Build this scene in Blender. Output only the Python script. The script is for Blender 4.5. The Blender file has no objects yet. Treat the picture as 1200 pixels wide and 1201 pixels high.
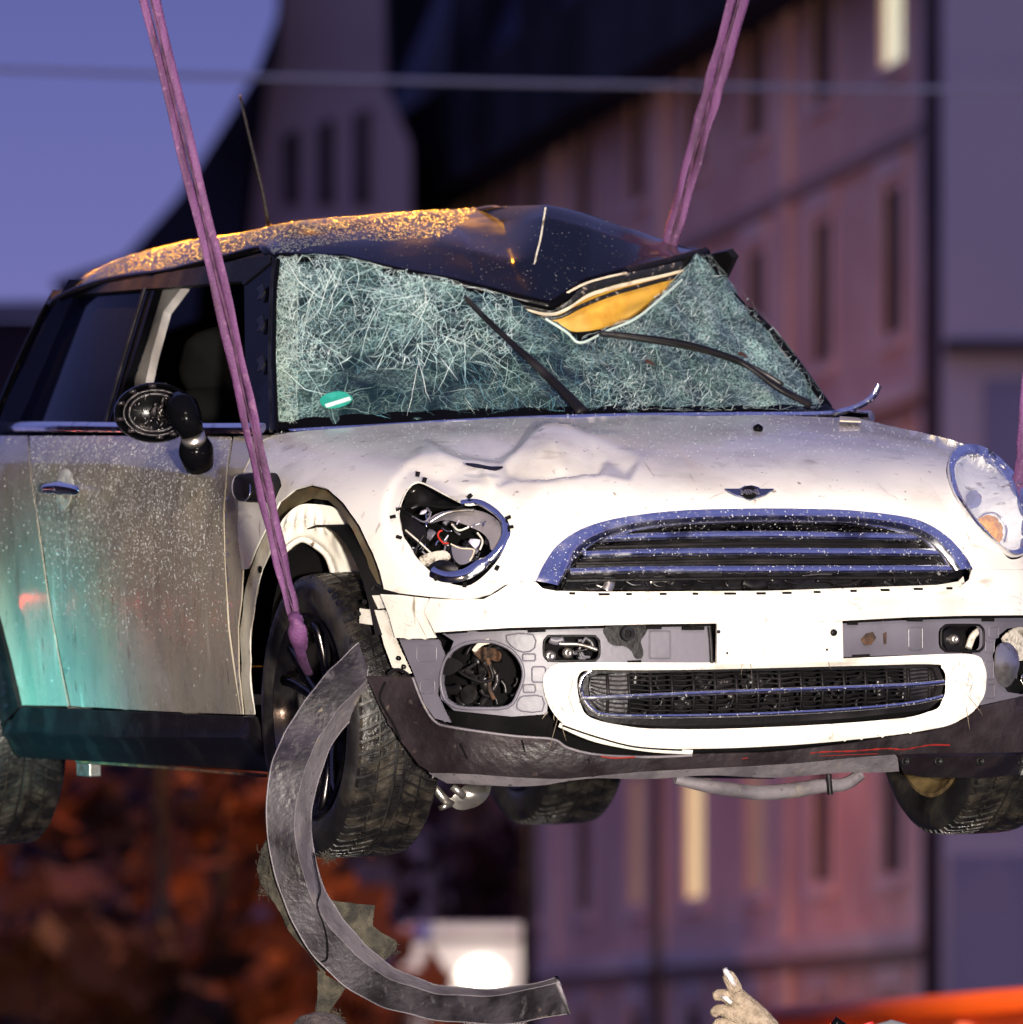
import bpy, bmesh, math, random
import numpy as np
from mathutils import Vector, Matrix, Euler
from mathutils.geometry import delaunay_2d_cdt
random.seed(7); rng = np.random.default_rng(7)
sc = bpy.context.scene
COL = sc.collection
rad = math.radians

# ------------------------------------------------------------------ camera
FPX = 10900.0; HORIZ = 1300.0; CX = 600.0; EYE = 1.6
cd = bpy.data.cameras.new('camera'); cam = bpy.data.objects.new('camera', cd); COL.objects.link(cam)
cam.location = (0, 0, EYE); cam.rotation_euler = (rad(90), 0, 0)
cd.sensor_fit = 'HORIZONTAL'; cd.sensor_width = 36.0; cd.lens = FPX / 1200.0 * 36.0
cd.shift_y = (HORIZ - 600.5) / 1200.0
cd.clip_start = 0.5; cd.clip_end = 6000
cd.dof.use_dof = True; cd.dof.focus_distance = 20.2; cd.dof.aperture_fstop = 6.2
sc.camera = cam

# ------------------------------------------------------------------ world: clear sky after sunset
w = bpy.data.worlds.new('World'); sc.world = w; w.use_nodes = True
nt = w.node_tree; nt.nodes.clear()
wo = nt.nodes.new('ShaderNodeOutputWorld'); bg = nt.nodes.new('ShaderNodeBackground')
tc = nt.nodes.new('ShaderNodeTexCoord'); sp = nt.nodes.new('ShaderNodeSeparateXYZ'); rp = nt.nodes.new('ShaderNodeValToRGB')
nt.links.new(tc.outputs['Generated'], sp.inputs[0]); nt.links.new(sp.outputs['Z'], rp.inputs[0])
nt.links.new(rp.outputs[0], bg.inputs[0]); nt.links.new(bg.outputs[0], wo.inputs[0])
cr = rp.color_ramp
cr.elements[0].position = 0.0; cr.elements[0].color = (0.27, 0.23, 0.46, 1)
cr.elements[1].position = 1.0; cr.elements[1].color = (0.10, 0.11, 0.32, 1)
for p_, c_ in ((0.085, (0.20, 0.20, 0.52)), (0.13, (0.125, 0.145, 0.44)), (0.4, (0.18, 0.20, 0.52))):
    e = cr.elements.new(p_); e.color = (*c_, 1)
bg.inputs['Strength'].default_value = 0.85

# ------------------------------------------------------------------ floodlight of the rescue site, sodium lamps and added fill spots
def spot(name, loc, target, energy, color, size_deg, radius, blend=0.4):
    l = bpy.data.lights.new(name, 'SPOT'); l.energy = energy; l.color = color
    l.spot_size = rad(size_deg); l.spot_blend = blend; l.shadow_soft_size = radius
    o = bpy.data.objects.new(name, l); COL.objects.link(o); o.location = loc
    o.rotation_euler = (Vector(target) - Vector(loc)).to_track_quat('-Z', 'Y').to_euler()
    return o
spot('floodlight', (1.0, 4.5, 1.75), (0.5, 20, 2.35), 18500, (1.0, 0.92, 0.82), 34, 0.22)
spot('fill_low', (-5.5, 8.0, 1.0), (-0.3, 20.5, 2.4), 500, (1.0, 0.70, 0.48), 40, 0.35)  # warm fill spot added to lift the door and wheel arch
spot('sodium_lamp', (-1.6, 25.6, 10.5), (-0.22, 22.25, 3.42), 130000, (1.0, 0.38, 0.02), 10, 0.2, 0.4)
spot('sodium_lamp', (-1.9, 26.2, 10.5), (-0.62, 23.0, 3.40), 150000, (1.0, 0.38, 0.02), 7, 0.2, 0.4)
spot('fill_high', (1.5, 6.0, 8.5), (0.7, 20, 2.6), 4600, (1.0, 0.82, 0.66), 30, 0.3)  # warm fill spot added above to counter the blue on the bonnet
spot('teal_spot', (-6.2, 17.6, 3.9), (-1.15, 22.1, 2.25), 6800, (0.02, 0.72, 0.80), 12.5, 0.25, 1.0)  # added spot tints the lower door teal in place of a reflection

sc.view_settings.view_transform = 'Standard'; sc.view_settings.look = 'None'
sc.view_settings.exposure = 0.0; sc.view_settings.gamma = 1.0
sc.view_settings.use_curve_mapping = False
sc.cycles.max_bounces = 6; sc.cycles.transparent_max_bounces = 12
sc.cycles.sample_clamp_indirect = 6.0
sc.cycles.use_denoising = True

# ------------------------------------------------------------------ pose of the car
YAW, PITCH, ROLL = 0.36, 0.0585, -0.045
T = np.array([0.586, 20.0, 2.138])
def rot(y, p, r):
    cy, sy, cp, sn, c2, s2 = math.cos(y), math.sin(y), math.cos(p), math.sin(p), math.cos(r), math.sin(r)
    return (np.array([[cy, -sy, 0], [sy, cy, 0], [0, 0, 1]]) @ np.array([[1, 0, 0], [0, cp, -sn], [0, sn, cp]])
            @ np.array([[c2, 0, s2], [0, 1, 0], [-s2, 0, c2]]))
RM = rot(YAW, PITCH, ROLL)
CAMC = RM.T @ (np.array([0, 0, EYE]) - T)
def rays(P):
    P = np.atleast_2d(np.asarray(P, float))
    d = np.stack([(P[:, 0] - CX) / FPX, np.ones(len(P)), (HORIZ - P[:, 1]) / FPX], 1)
    return d @ RM
def car2px(p):
    q = np.atleast_2d(p) @ RM.T + T
    return np.stack([CX + FPX * q[:, 0] / q[:, 1], HORIZ - FPX * (q[:, 2] - EYE) / q[:, 1]], 1)
def at_y(px, py, y):        # point of the car at a known distance y behind its nose
    d = rays([(px, py)])[0]; t = (y - CAMC[1]) / d[1]; return CAMC + d * t
def at_x(px, py, x):        # point of the car in a known lengthwise plane
    d = rays([(px, py)])[0]; t = (x - CAMC[0]) / d[0]; return CAMC + d * t
def world_at(px, py, Y):
    return Vector(((px - CX) / FPX * Y, Y, EYE + (HORIZ - py) / FPX * Y))

def table(zs, ys, sig=0.02):
    g = np.arange(-0.5, 2.5, 0.001); v = np.interp(g, zs, ys)
    k = np.exp(-0.5 * (np.arange(-120, 121) * 0.001 / sig) ** 2); k /= k.sum()
    v2 = np.convolve(np.pad(v, 120, mode='edge'), k, 'valid')
    return lambda z: np.interp(z, g, v2)
PROF = table([.10, .17, .22, .30, .40, .50, .60, .655, .70, .75, .79, .83, .86, .89, .92, .95, .99, 1.05, 2],
             [.16, .07, .03, .005, .0, .0, .02, .045, .062, .09, .13, .21, .31, .45, .65, .92, 1.30, 1.8, 8], .014)
WZ = table([0, .15, .25, .40, .60, .75, .85, .93, 1.0, 1.3], [.72, .79, .822, .838, .845, .842, .832, .80, .72, .5], .03)
def smax(a, b, k):
    h = np.maximum(k - np.abs(a - b), 0) / k
    return np.maximum(a, b) + h * h * k * .25
def F(x, z):
    ax = np.abs(x)
    ze = z + np.clip((z - .60) / .15, 0, 1) * (.008 * (ax / .6) ** 2 + .012 * (ax / .75) ** 6)
    return PROF(ze) + .075 * (ax / .6) ** 2 + .10 * (ax / .75) ** 6
def S(x, y, z):
    f = F(x, z); e = .01
    gz = (F(x, z + e) - F(x, z - e)) / (2 * e); gx = (F(x + e, z) - F(x - e, z)) / (2 * e)
    a = (f - y) / np.sqrt(1 + gz * gz + gx * gx)
    G = WZ(z) - .13 * np.clip((.75 - y) / .75, 0, 1) ** 2 - .10 * np.clip((y - 2.7) / .9, 0, 1) ** 2
    for yc, zc in ((.69, .33), (3.157, .30)):
        r = np.sqrt((y - yc) ** 2 + (z - zc) ** 2)
        G = G + .022 * np.exp(-((r - .35) / .055) ** 2)
    return smax(a, np.abs(x) - G, .11 + .03 * np.clip((z - .6) / .2, 0, 1))
def side_glass(x, y, z):
    G = .735 - (z - .93) * .40 - .10 * np.clip((y - 2.4) / 1.0, 0, 1) ** 2 - .02 * np.clip((1.9 - y) / .5, 0, 1)
    return np.abs(x) - G
def screen(x, y, z):
    f = 1.10 + (z - .93) * 1.15 + .25 * (np.abs(x) / .7) ** 2.2
    f = f + .05 * np.exp(-((x - .14) / .14) ** 2 - ((z - 1.20) / .13) ** 2)
    f = f + .010 * np.sin(9 * x + 3 * z) * np.cos(11 * z) + .022 * np.exp(-((x - .30) / .07) ** 2 - ((z - 1.0) / .10) ** 2)
    return (f - y) / 1.5
def plane_y(y0):
    return lambda x, y, z: y0 - y
def plane_x(x0):
    return lambda x, y, z: x0 - x
def inset(surf, d):
    return lambda x, y, z: surf(x, y, z) + d
def hit(surf, P):
    d = rays(P); n = len(d)
    ts = np.arange(18.0, 25.5, .04)
    best = np.full(n, np.inf); tb = np.full(n, 20.0); lo = np.full(n, np.nan); done = np.zeros(n, bool)
    for t in ts:
        q = CAMC + d * t; s = surf(q[:, 0], q[:, 1], q[:, 2])
        imp = (s < best) & ~done; best[imp] = s[imp]; tb[imp] = t
        new = (s <= 0) & ~done; lo[new] = t; done |= new
        if done.all(): break
    a = np.where(done, lo - .04, tb); b = np.where(done, lo, tb)
    for _ in range(16):
        m = (a + b) / 2; q = CAMC + d * m[:, None]; s = surf(q[:, 0], q[:, 1], q[:, 2])
        ins = s <= 0; b = np.where(ins & done, m, b); a = np.where(~ins & done, m, a)
    q = CAMC + d * ((a + b) / 2)[:, None]
    e = 2e-3
    g = np.stack([surf(q[:, 0] + e, q[:, 1], q[:, 2]) - surf(q[:, 0] - e, q[:, 1], q[:, 2]),
                  surf(q[:, 0], q[:, 1] + e, q[:, 2]) - surf(q[:, 0], q[:, 1] - e, q[:, 2]),
                  surf(q[:, 0], q[:, 1], q[:, 2] + e) - surf(q[:, 0], q[:, 1], q[:, 2] - e)], 1)
    g /= np.linalg.norm(g, axis=1)[:, None] + 1e-12
    return q, g

# ------------------------------------------------------------------ materials
MATS = {}
def mat(name, base=(.5, .5, .5), rough=.5, metal=0., spec=.5, coat=0., noise=None, bump=None, rnoise=None, emit=None, alpha=None, trans=0., coords='Object'):
    """noise = (colour2, scale, low, high, detail); several allowed; bump = (scale, strength)"""
    m = bpy.data.materials.new(name); m.use_nodes = True; MATS[name] = m
    n = m.node_tree; b = n.nodes['Principled BSDF']
    b.inputs['Base Color'].default_value = (*base, 1); b.inputs['Roughness'].default_value = rough
    b.inputs['Metallic'].default_value = metal; b.inputs['Specular IOR Level'].default_value = spec
    b.inputs['Coat Weight'].default_value = coat; b.inputs['Coat Roughness'].default_value = .05
    if trans: b.inputs['Transmission Weight'].default_value = trans
    t = n.nodes.new('ShaderNodeTexCoord'); src = None
    if noise:
        if not isinstance(noise, list): noise = [noise]
        for (c2, scale, lo, hi, det) in noise:
            nz = n.nodes.new('ShaderNodeTexNoise'); nz.inputs['Detail'].default_value = det
            if isinstance(scale, tuple):
                mp = n.nodes.new('ShaderNodeMapping'); mp.inputs['Scale'].default_value = scale
                n.links.new(t.outputs[coords], mp.inputs[0]); n.links.new(mp.outputs[0], nz.inputs['Vector']); nz.inputs['Scale'].default_value = 1
            else:
                n.links.new(t.outputs[coords], nz.inputs['Vector']); nz.inputs['Scale'].default_value = scale
            mr = n.nodes.new('ShaderNodeMapRange'); mr.inputs['From Min'].default_value = lo; mr.inputs['From Max'].default_value = hi
            n.links.new(nz.outputs[0], mr.inputs[0])
            mx = n.nodes.new('ShaderNodeMix'); mx.data_type = 'RGBA'
            n.links.new(mr.outputs[0], mx.inputs[0])
            if src is None: mx.inputs[6].default_value = (*base, 1)
            else: n.links.new(src, mx.inputs[6])
            mx.inputs[7].default_value = (*c2, 1); src = mx.outputs[2]
        n.links.new(src, b.inputs['Base Color'])
    if rnoise:
        nz = n.nodes.new('ShaderNodeTexNoise'); nz.inputs['Scale'].default_value = rnoise[0]; nz.inputs['Detail'].default_value = 5
        n.links.new(t.outputs[coords], nz.inputs['Vector'])
        mr = n.nodes.new('ShaderNodeMapRange'); mr.inputs['From Min'].default_value = .35; mr.inputs['From Max'].default_value = .65
        mr.inputs['To Min'].default_value = rnoise[1]; mr.inputs['To Max'].default_value = rnoise[2]
        n.links.new(nz.outputs[0], mr.inputs[0]); n.links.new(mr.outputs[0], b.inputs['Roughness'])
    if bump:
        nz = n.nodes.new('ShaderNodeTexNoise'); nz.inputs['Scale'].default_value = bump[0]; nz.inputs['Detail'].default_value = 6
        n.links.new(t.outputs[coords], nz.inputs['Vector'])
        bp = n.nodes.new('ShaderNodeBump'); bp.inputs['Strength'].default_value = bump[1]; bp.inputs['Distance'].default_value = .01
        n.links.new(nz.outputs[0], bp.inputs['Height']); n.links.new(bp.outputs[0], b.inputs['Normal'])
    if emit:
        b.inputs['Emission Color'].default_value = (*emit[0], 1); b.inputs['Emission Strength'].default_value = emit[1]
    return m
M = MATS
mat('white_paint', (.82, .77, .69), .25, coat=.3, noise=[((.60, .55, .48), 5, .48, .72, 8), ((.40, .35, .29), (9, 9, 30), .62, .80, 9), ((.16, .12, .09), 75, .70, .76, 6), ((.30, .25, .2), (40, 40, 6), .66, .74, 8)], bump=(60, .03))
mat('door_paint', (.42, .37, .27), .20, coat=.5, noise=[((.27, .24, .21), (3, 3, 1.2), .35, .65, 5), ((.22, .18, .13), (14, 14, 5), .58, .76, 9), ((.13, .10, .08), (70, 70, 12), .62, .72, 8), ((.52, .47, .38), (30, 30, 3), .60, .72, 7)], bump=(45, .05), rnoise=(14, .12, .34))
mat('bare_white', (.66, .62, .54), .45, noise=[((.42, .36, .28), 18, .5, .75, 6), ((.10, .06, .035), 30, .66, .72, 6)], bump=(50, .1))
mat('roof_black', (.005, .006, .014), .16, spec=.4, coat=.1, rnoise=(8, .08, .22), bump=(35, .03))
mat('black_plastic', (.008, .007, .008), .42, spec=.2, noise=[((.025, .022, .023), 9, .5, .7, 7)], bump=(90, .15))
mat('scuffed_plastic', (.012, .008, .010), .5, noise=[((.032, .023, .026), (7, 7, 9), .42, .66, 8), ((.12, .09, .075), 26, .66, .78, 9), ((.01, .008, .008), 14, .62, .7, 7)], bump=(60, .35), rnoise=(12, .3, .65))
mat('grey_plastic', (.135, .125, .155), .42, noise=[((.09, .082, .10), 6, .45, .7, 6), ((.26, .22, .20), 22, .66, .78, 8)], bump=(70, .06))
mat('grey_trim_light', (.18, .16, .175), .5, noise=[((.10, .088, .10), 11, .45, .62, 8), ((.22, .19, .165), 24, .62, .74, 8), ((.06, .05, .055), 60, .66, .72, 5)], bump=(70, .25))
mat('grey_trim_dark', (.040, .034, .042), .42, noise=[((.010, .008, .010), 11, .42, .60, 9), ((.18, .14, .10), 19, .68, .78, 9), ((.06, .055, .06), (60, 60, 8), .6, .7, 6)], bump=(70, .3), rnoise=(12, .25, .6))
mat('rubber', (.008, .007, .008), .55, noise=[((.04, .033, .025), 14, .48, .72, 8)], bump=(50, .2), rnoise=(10, .3, .7))
mat('tread_rubber', (.008, .007, .007), .38, noise=[((.048, .040, .030), 22, .45, .68, 9)], bump=(90, .4), rnoise=(16, .2, .6))
mat('dark_metal', (.05, .048, .05), .35, metal=.8, noise=[((.02, .018, .018), 20, .4, .6, 5)], bump=(40, .1))
mat('bright_metal', (.55, .52, .48), .3, metal=.9, noise=[((.25, .2, .16), 30, .5, .7, 6)], bump=(40, .1))
mat('chrome', (.90, .90, .93), .10, metal=1., noise=[((.35, .33, .36), 12, .60, .72, 8)], rnoise=(30, .05, .22), bump=(30, .02))
mat('rim_metal', (.12, .11, .11), .22, metal=1., rnoise=(9, .12, .4), bump=(14, .1))
mat('gloss_black', (.003, .003, .004), .16, spec=.12, coat=0, bump=(20, .03))
mat('interior_black', (.004, .004, .004), .9, spec=.1, noise=((.008, .007, .008), 6, .4, .6, 4))
mat('seat_fabric', (.004, .004, .004), .9, spec=.1, bump=(200, .2))
mat('pillar_grey', (.50, .47, .46), .6, noise=((.36, .33, .32), 9, .4, .7, 4))
mat('cabin_brown', (.16, .05, .025), .7, noise=((.05, .02, .012), 8, .4, .7, 5))
mat('headliner', (.66, .36, .045), .7, noise=[((.50, .23, .02), 14, .46, .60, 5), ((.78, .50, .12), 7, .5, .7, 4)], bump=(120, .12))
mat('seal_cream', (.72, .62, .46), .5, noise=((.4, .3, .2), 20, .5, .7, 5))
mat('frit_band', (.012, .012, .013), .4, noise=((.30, .24, .20), 70, .60, .68, 4), bump=(80, .4))
mat('rust', (.22, .09, .035), .8, noise=((.08, .035, .02), 25, .4, .6, 6), bump=(60, .3))
mat('flange_olive', (.20, .16, .09), .5, noise=[((.10, .075, .04), 12, .4, .6, 7), ((.20, .09, .04), 25, .6, .7, 6)], bump=(50, .15))
mat('rust_dark', (.09, .04, .018), .8, noise=((.02, .012, .008), 30, .4, .6, 6), bump=(60, .5))
mat('red_paint', (.22, .015, .010), .45, noise=((.10, .008, .008), 30, .5, .65, 6))
mat('red_wire', (.55, .03, .015), .4)
mat('amber_lens', (.9, .38, .05), .15, noise=((.6, .2, .03), 60, .4, .6, 3), bump=(160, .5), trans=.2)
mat('strap_violet', (.13, .042, .135), .7, noise=[((.07, .02, .07), (30, 30, 4), .42, .62, 6), ((.20, .09, .18), 60, .6, .75, 4), ((.035, .012, .03), (16, 16, 5), .58, .72, 7)], bump=(160, .35))
mat('strap_dark', (.035, .010, .03), .8, noise=((.09, .03, .08), 30, .4, .6, 5), bump=(300, .3))
mat('felt', (.025, .023, .018), .95, noise=((.075, .065, .045), 30, .42, .66, 9), bump=(150, .6))
mat('sticker_green', (.02, .30, .22), .4, noise=((.05, .42, .33), 30, .5, .7, 3))
mat('sticker_white', (.65, .75, .72), .4)
mat('badge_blue', (.20, .22, .34), .25, metal=.9)
mat('lens_grey', (.55, .52, .62), .15, spec=.8, bump=(40, .1))
mat('reflector', (.95, .94, .90), .28, metal=.35, noise=((.22, .2, .22), 30, .60, .72, 6), bump=(22, .6))
mat('mirror_guts', (.02, .016, .018), .28, noise=((.08, .06, .06), 40, .6, .7, 5), bump=(60, .5))
mat('leaf_brown', (.06, .02, .01), .7)
mat('foam_white', (.55, .50, .42), .8, noise=((.12, .10, .07), 60, .5, .62, 5), bump=(120, .5))

def glass_mat():
    m = bpy.data.materials.new('clear_cover'); m.use_nodes = True; MATS['clear_cover'] = m
    n = m.node_tree; b = n.nodes['Principled BSDF']; out = n.nodes['Material Output']
    b.inputs['Base Color'].default_value = (.9, .9, .92, 1); b.inputs['Roughness'].default_value = .04; b.inputs['Specular IOR Level'].default_value = .8
    tr = n.nodes.new('ShaderNodeBsdfTransparent'); mx = n.nodes.new('ShaderNodeMixShader'); mx.inputs[0].default_value = .07
    n.links.new(tr.outputs[0], mx.inputs[1]); n.links.new(b.outputs[0], mx.inputs[2]); n.links.new(mx.outputs[0], out.inputs[0])
glass_mat()
def tint_glass(name, col, opaque, rough=.06):
    m = bpy.data.materials.new(name); m.use_nodes = True; MATS[name] = m
    n = m.node_tree; b = n.nodes['Principled BSDF']; out = n.nodes['Material Output']
    b.inputs['Base Color'].default_value = (*col, 1); b.inputs['Roughness'].default_value = rough; b.inputs['Specular IOR Level'].default_value = .5; b.inputs['IOR'].default_value = 1.07
    tr = n.nodes.new('ShaderNodeBsdfTransparent'); tr.inputs[0].default_value = (.5, .6, .6, 1)
    mx = n.nodes.new('ShaderNodeMixShader'); mx.inputs[0].default_value = opaque
    n.links.new(tr.outputs[0], mx.inputs[1]); n.links.new(b.outputs[0], mx.inputs[2]); n.links.new(mx.outputs[0], out.inputs[0])
tint_glass('side_glass', (.004, .005, .018), .975)
tint_glass('visor_glass', (.16, .24, .20), .5, .2)
def drop_mat(nm='water', base=(.8, .8, .8), fac=.45):
    m = bpy.data.materials.new(nm); m.use_nodes = True; MATS[nm] = m
    n = m.node_tree; b = n.nodes['Principled BSDF']; out = n.nodes['Material Output']
    b.inputs['Base Color'].default_value = (.01, .01, .01, 1); b.inputs['Roughness'].default_value = .06; b.inputs['Specular IOR Level'].default_value = 1.0
    tr = n.nodes.new('ShaderNodeBsdfTransparent'); mx = n.nodes.new('ShaderNodeMixShader')
    lw = n.nodes.new('ShaderNodeBsdfGlass'); lw.inputs['Roughness'].default_value = .02; lw.inputs['IOR'].default_value = 1.33
    gl = n.nodes.new('ShaderNodeBsdfPrincipled'); gl.inputs['Roughness'].default_value = .18; gl.inputs['Base Color'].default_value = (*base, 1); gl.inputs['Specular IOR Level'].default_value = 1.  # pale colour stands in for light gathered by the clear drops
    mx.inputs[0].default_value = fac
    n.links.new(tr.outputs[0], mx.inputs[1]); n.links.new(gl.outputs[0], mx.inputs[2]); n.links.new(mx.outputs[0], out.inputs[0])
drop_mat(); drop_mat('water_on_black', (.17, .17, .17), .75)
def shatter_mat():
    m = bpy.data.materials.new('shattered_glass'); m.use_nodes = True; MATS['shattered_glass'] = m
    n = m.node_tree; N = n.nodes; L = n.links; b = N['Principled BSDF']; out = N['Material Output']
    t = N.new('ShaderNodeTexCoord')
    def noise(scale, det=3, vec=None, dist=0):
        z = N.new('ShaderNodeTexNoise'); z.inputs['Scale'].default_value = scale; z.inputs['Detail'].default_value = det
        z.inputs['Distortion'].default_value = dist
        L.new(vec or t.outputs['Object'], z.inputs['Vector']); return z
    def math_(op, a, b_=None, clamp=False):
        q = N.new('ShaderNodeMath'); q.operation = op; q.use_clamp = clamp
        for i, v in enumerate((a, b_)):
            if v is None: continue
            if isinstance(v, (int, float)): q.inputs[i].default_value = v
            else: L.new(v, q.inputs[i])
        return q.outputs[0]
    def rng_(v, a, b_, c=0., d=1.):
        q = N.new('ShaderNodeMapRange'); L.new(v, q.inputs[0])
        for i, x in zip((1, 2, 3, 4), (a, b_, c, d)): q.inputs[i].default_value = x
        return q.outputs[0]
    wz = noise(5, 4); wv = N.new('ShaderNodeVectorMath'); wv.operation = 'MULTIPLY_ADD'
    wv.inputs[1].default_value = (.10, .10, .10)
    L.new(wz.outputs['Color'], wv.inputs[0]); L.new(t.outputs['Object'], wv.inputs[2])
    lines = None
    for sc_, wd, amp in ((11, .014, .8), (24, .025, .6), (55, .04, .4), (120, .06, .25)):
        v = N.new('ShaderNodeTexVoronoi'); v.feature = 'DISTANCE_TO_EDGE'; v.inputs['Scale'].default_value = sc_
        L.new(wv.outputs[0], v.inputs['Vector'])
        q = math_('MULTIPLY', rng_(v.outputs['Distance'], 0, wd, 1, 0), amp)
        mk = rng_(noise(sc_ * .25 + 2, 3).outputs[0], .42, .60)
        q = math_('MULTIPLY', q, mk)
        lines = q if lines is None else math_('MAXIMUM', lines, q)
    haze = rng_(noise(5.5, 9, dist=1.8).outputs[0], .48, .68, .0, .40)
    fine = rng_(noise(170, 2).outputs[0], .44, .62, .15, 1.7)
    haze = math_('MULTIPLY', haze, fine)
    sx = N.new('ShaderNodeSeparateXYZ'); L.new(t.outputs['Object'], sx.inputs[0])
    crush = math_('MULTIPLY', math_('ADD', rng_(sx.outputs['X'], .12, .60, .0, .42), rng_(sx.outputs['X'], -.66, -.52, .40, .0)), rng_(noise(9, 8, dist=.8).outputs[0], .38, .62, .15, 1.3))
    crush = math_('MULTIPLY', crush, fine)
    haze = math_('MULTIPLY', haze, rng_(sx.outputs['Z'], .99, 1.12, .3, 1.0))
    fac = math_('ADD', math_('ADD', lines, haze), crush, True)
    b.inputs['Base Color'].default_value = (.34, .52, .47, 1); b.inputs['Roughness'].default_value = .35
    d = N.new('ShaderNodeBsdfPrincipled'); d.inputs['Base Color'].default_value = (.010, .026, .032, 1); d.inputs['Roughness'].default_value = .12; d.inputs['Specular IOR Level'].default_value = .7
    bp = N.new('ShaderNodeBump'); bp.inputs['Strength'].default_value = .5; bp.inputs['Distance'].default_value = .01
    L.new(noise(40, 4).outputs[0], bp.inputs['Height']); L.new(bp.outputs[0], d.inputs['Normal'])
    tr = N.new('ShaderNodeBsdfTransparent'); tr.inputs[0].default_value = (.55, .75, .72, 1)
    m1 = N.new('ShaderNodeMixShader'); m1.inputs[0].default_value = .62
    L.new(tr.outputs[0], m1.inputs[1]); L.new(d.outputs[0], m1.inputs[2])
    m2 = N.new('ShaderNodeMixShader'); L.new(fac, m2.inputs[0]); L.new(m1.outputs[0], m2.inputs[1]); L.new(b.outputs[0], m2.inputs[2])
    L.new(m2.outputs[0], out.inputs[0])
shatter_mat()
mat('crack', (.62, .86, .80), .35, spec=.8)
mat('crack_pale', (.58, .70, .60), .3, spec=.8)
mat('crack_white', (.85, .92, .86), .3, spec=.8)
mat('crack_blue', (.14, .34, .40), .4, spec=.8)

# ------------------------------------------------------------------ mesh helpers
def thing(name, label, cat, loc=(0, 0, 0), group=None, rot_=None):
    o = bpy.data.objects.new(name, None); COL.objects.link(o); o.location = loc
    if rot_: o.rotation_euler = rot_
    o['label'] = label; o['category'] = cat; o.empty_display_size = .2
    if group: o['group'] = group
    return o
def obj(name, V, Fc, m, parent=None, smooth=True, kind=None, label=None):
    me = bpy.data.meshes.new(name); me.from_pydata([tuple(map(float, v)) for v in V], [], [tuple(map(int, f)) for f in Fc]); me.update()
    if smooth:
        me.polygons.foreach_set('use_smooth', [True] * len(me.polygons))
    me.materials.append(MATS[m] if isinstance(m, str) else m)
    o = bpy.data.objects.new(name, me); COL.objects.link(o)
    if parent: o.parent = parent
    if kind: o['kind'] = kind
    if label: o['label'] = label
    return o
def tag(o, label, cat, group=None):
    o['label'] = label; o['category'] = cat
    if group: o['group'] = group
    return o
def solid(o, th, off=-1):
    s = o.modifiers.new('thickness', 'SOLIDIFY'); s.thickness = th; s.offset = off
    e = o.modifiers.new('crisp_edges', 'EDGE_SPLIT'); e.split_angle = rad(38); return o
def autosmooth(o, deg=35):
    me = o.data
    try: me.set_sharp_from_angle(angle=rad(deg))
    except Exception: pass
    return o
def spline(P, n=8, closed=False):
    P = np.asarray(P, float); m = len(P); out = []
    rngi = range(m) if closed else range(m - 1)
    for i in rngi:
        if closed: p0, p1, p2, p3 = P[(i - 1) % m], P[i], P[(i + 1) % m], P[(i + 2) % m]
        else: p0, p1, p2, p3 = P[max(i - 1, 0)], P[i], P[i + 1], P[min(i + 2, m - 1)]
        for k in range(n):
            t = k / n
            out.append(.5 * ((2 * p1) + (-p0 + p2) * t + (2 * p0 - 5 * p1 + 4 * p2 - p3) * t * t + (-p0 + 3 * p1 - 3 * p2 + p3) * t ** 3))
    if not closed: out.append(P[-1])
    return np.array(out)
def resample(P, h, closed=True):
    P = np.asarray(P, float); out = []
    m = len(P)
    for i in range(m if closed else m - 1):
        a, b = P[i], P[(i + 1) % m]; L = np.hypot(*(b - a)[:2]); k = max(1, int(round(L / h)))
        for j in range(k): out.append(a + (b - a) * j / k)
    if not closed: out.append(P[-1])
    return np.array(out)
def inside(poly, pts):
    poly = np.asarray(poly); x, y = pts[:, 0], pts[:, 1]; c = np.zeros(len(pts), bool)
    j = len(poly) - 1
    for i in range(len(poly)):
        xi, yi, xj, yj = poly[i, 0], poly[i, 1], poly[j, 0], poly[j, 1]
        if yi != yj:
            c ^= ((yi > y) != (yj > y)) & (x < (xj - xi) * (y - yi) / (yj - yi) + xi)
        j = i
    return c
def dist_poly(poly, pts):
    poly = np.asarray(poly); d = np.full(len(pts), 1e9)
    for i in range(len(poly)):
        a, b = poly[i - 1], poly[i]; ab = b - a; t = np.clip(((pts - a) @ ab) / (ab @ ab + 1e-9), 0, 1)
        d = np.minimum(d, np.hypot(*(pts - a - t[:, None] * ab).T))
    return d
REG = {}
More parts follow.
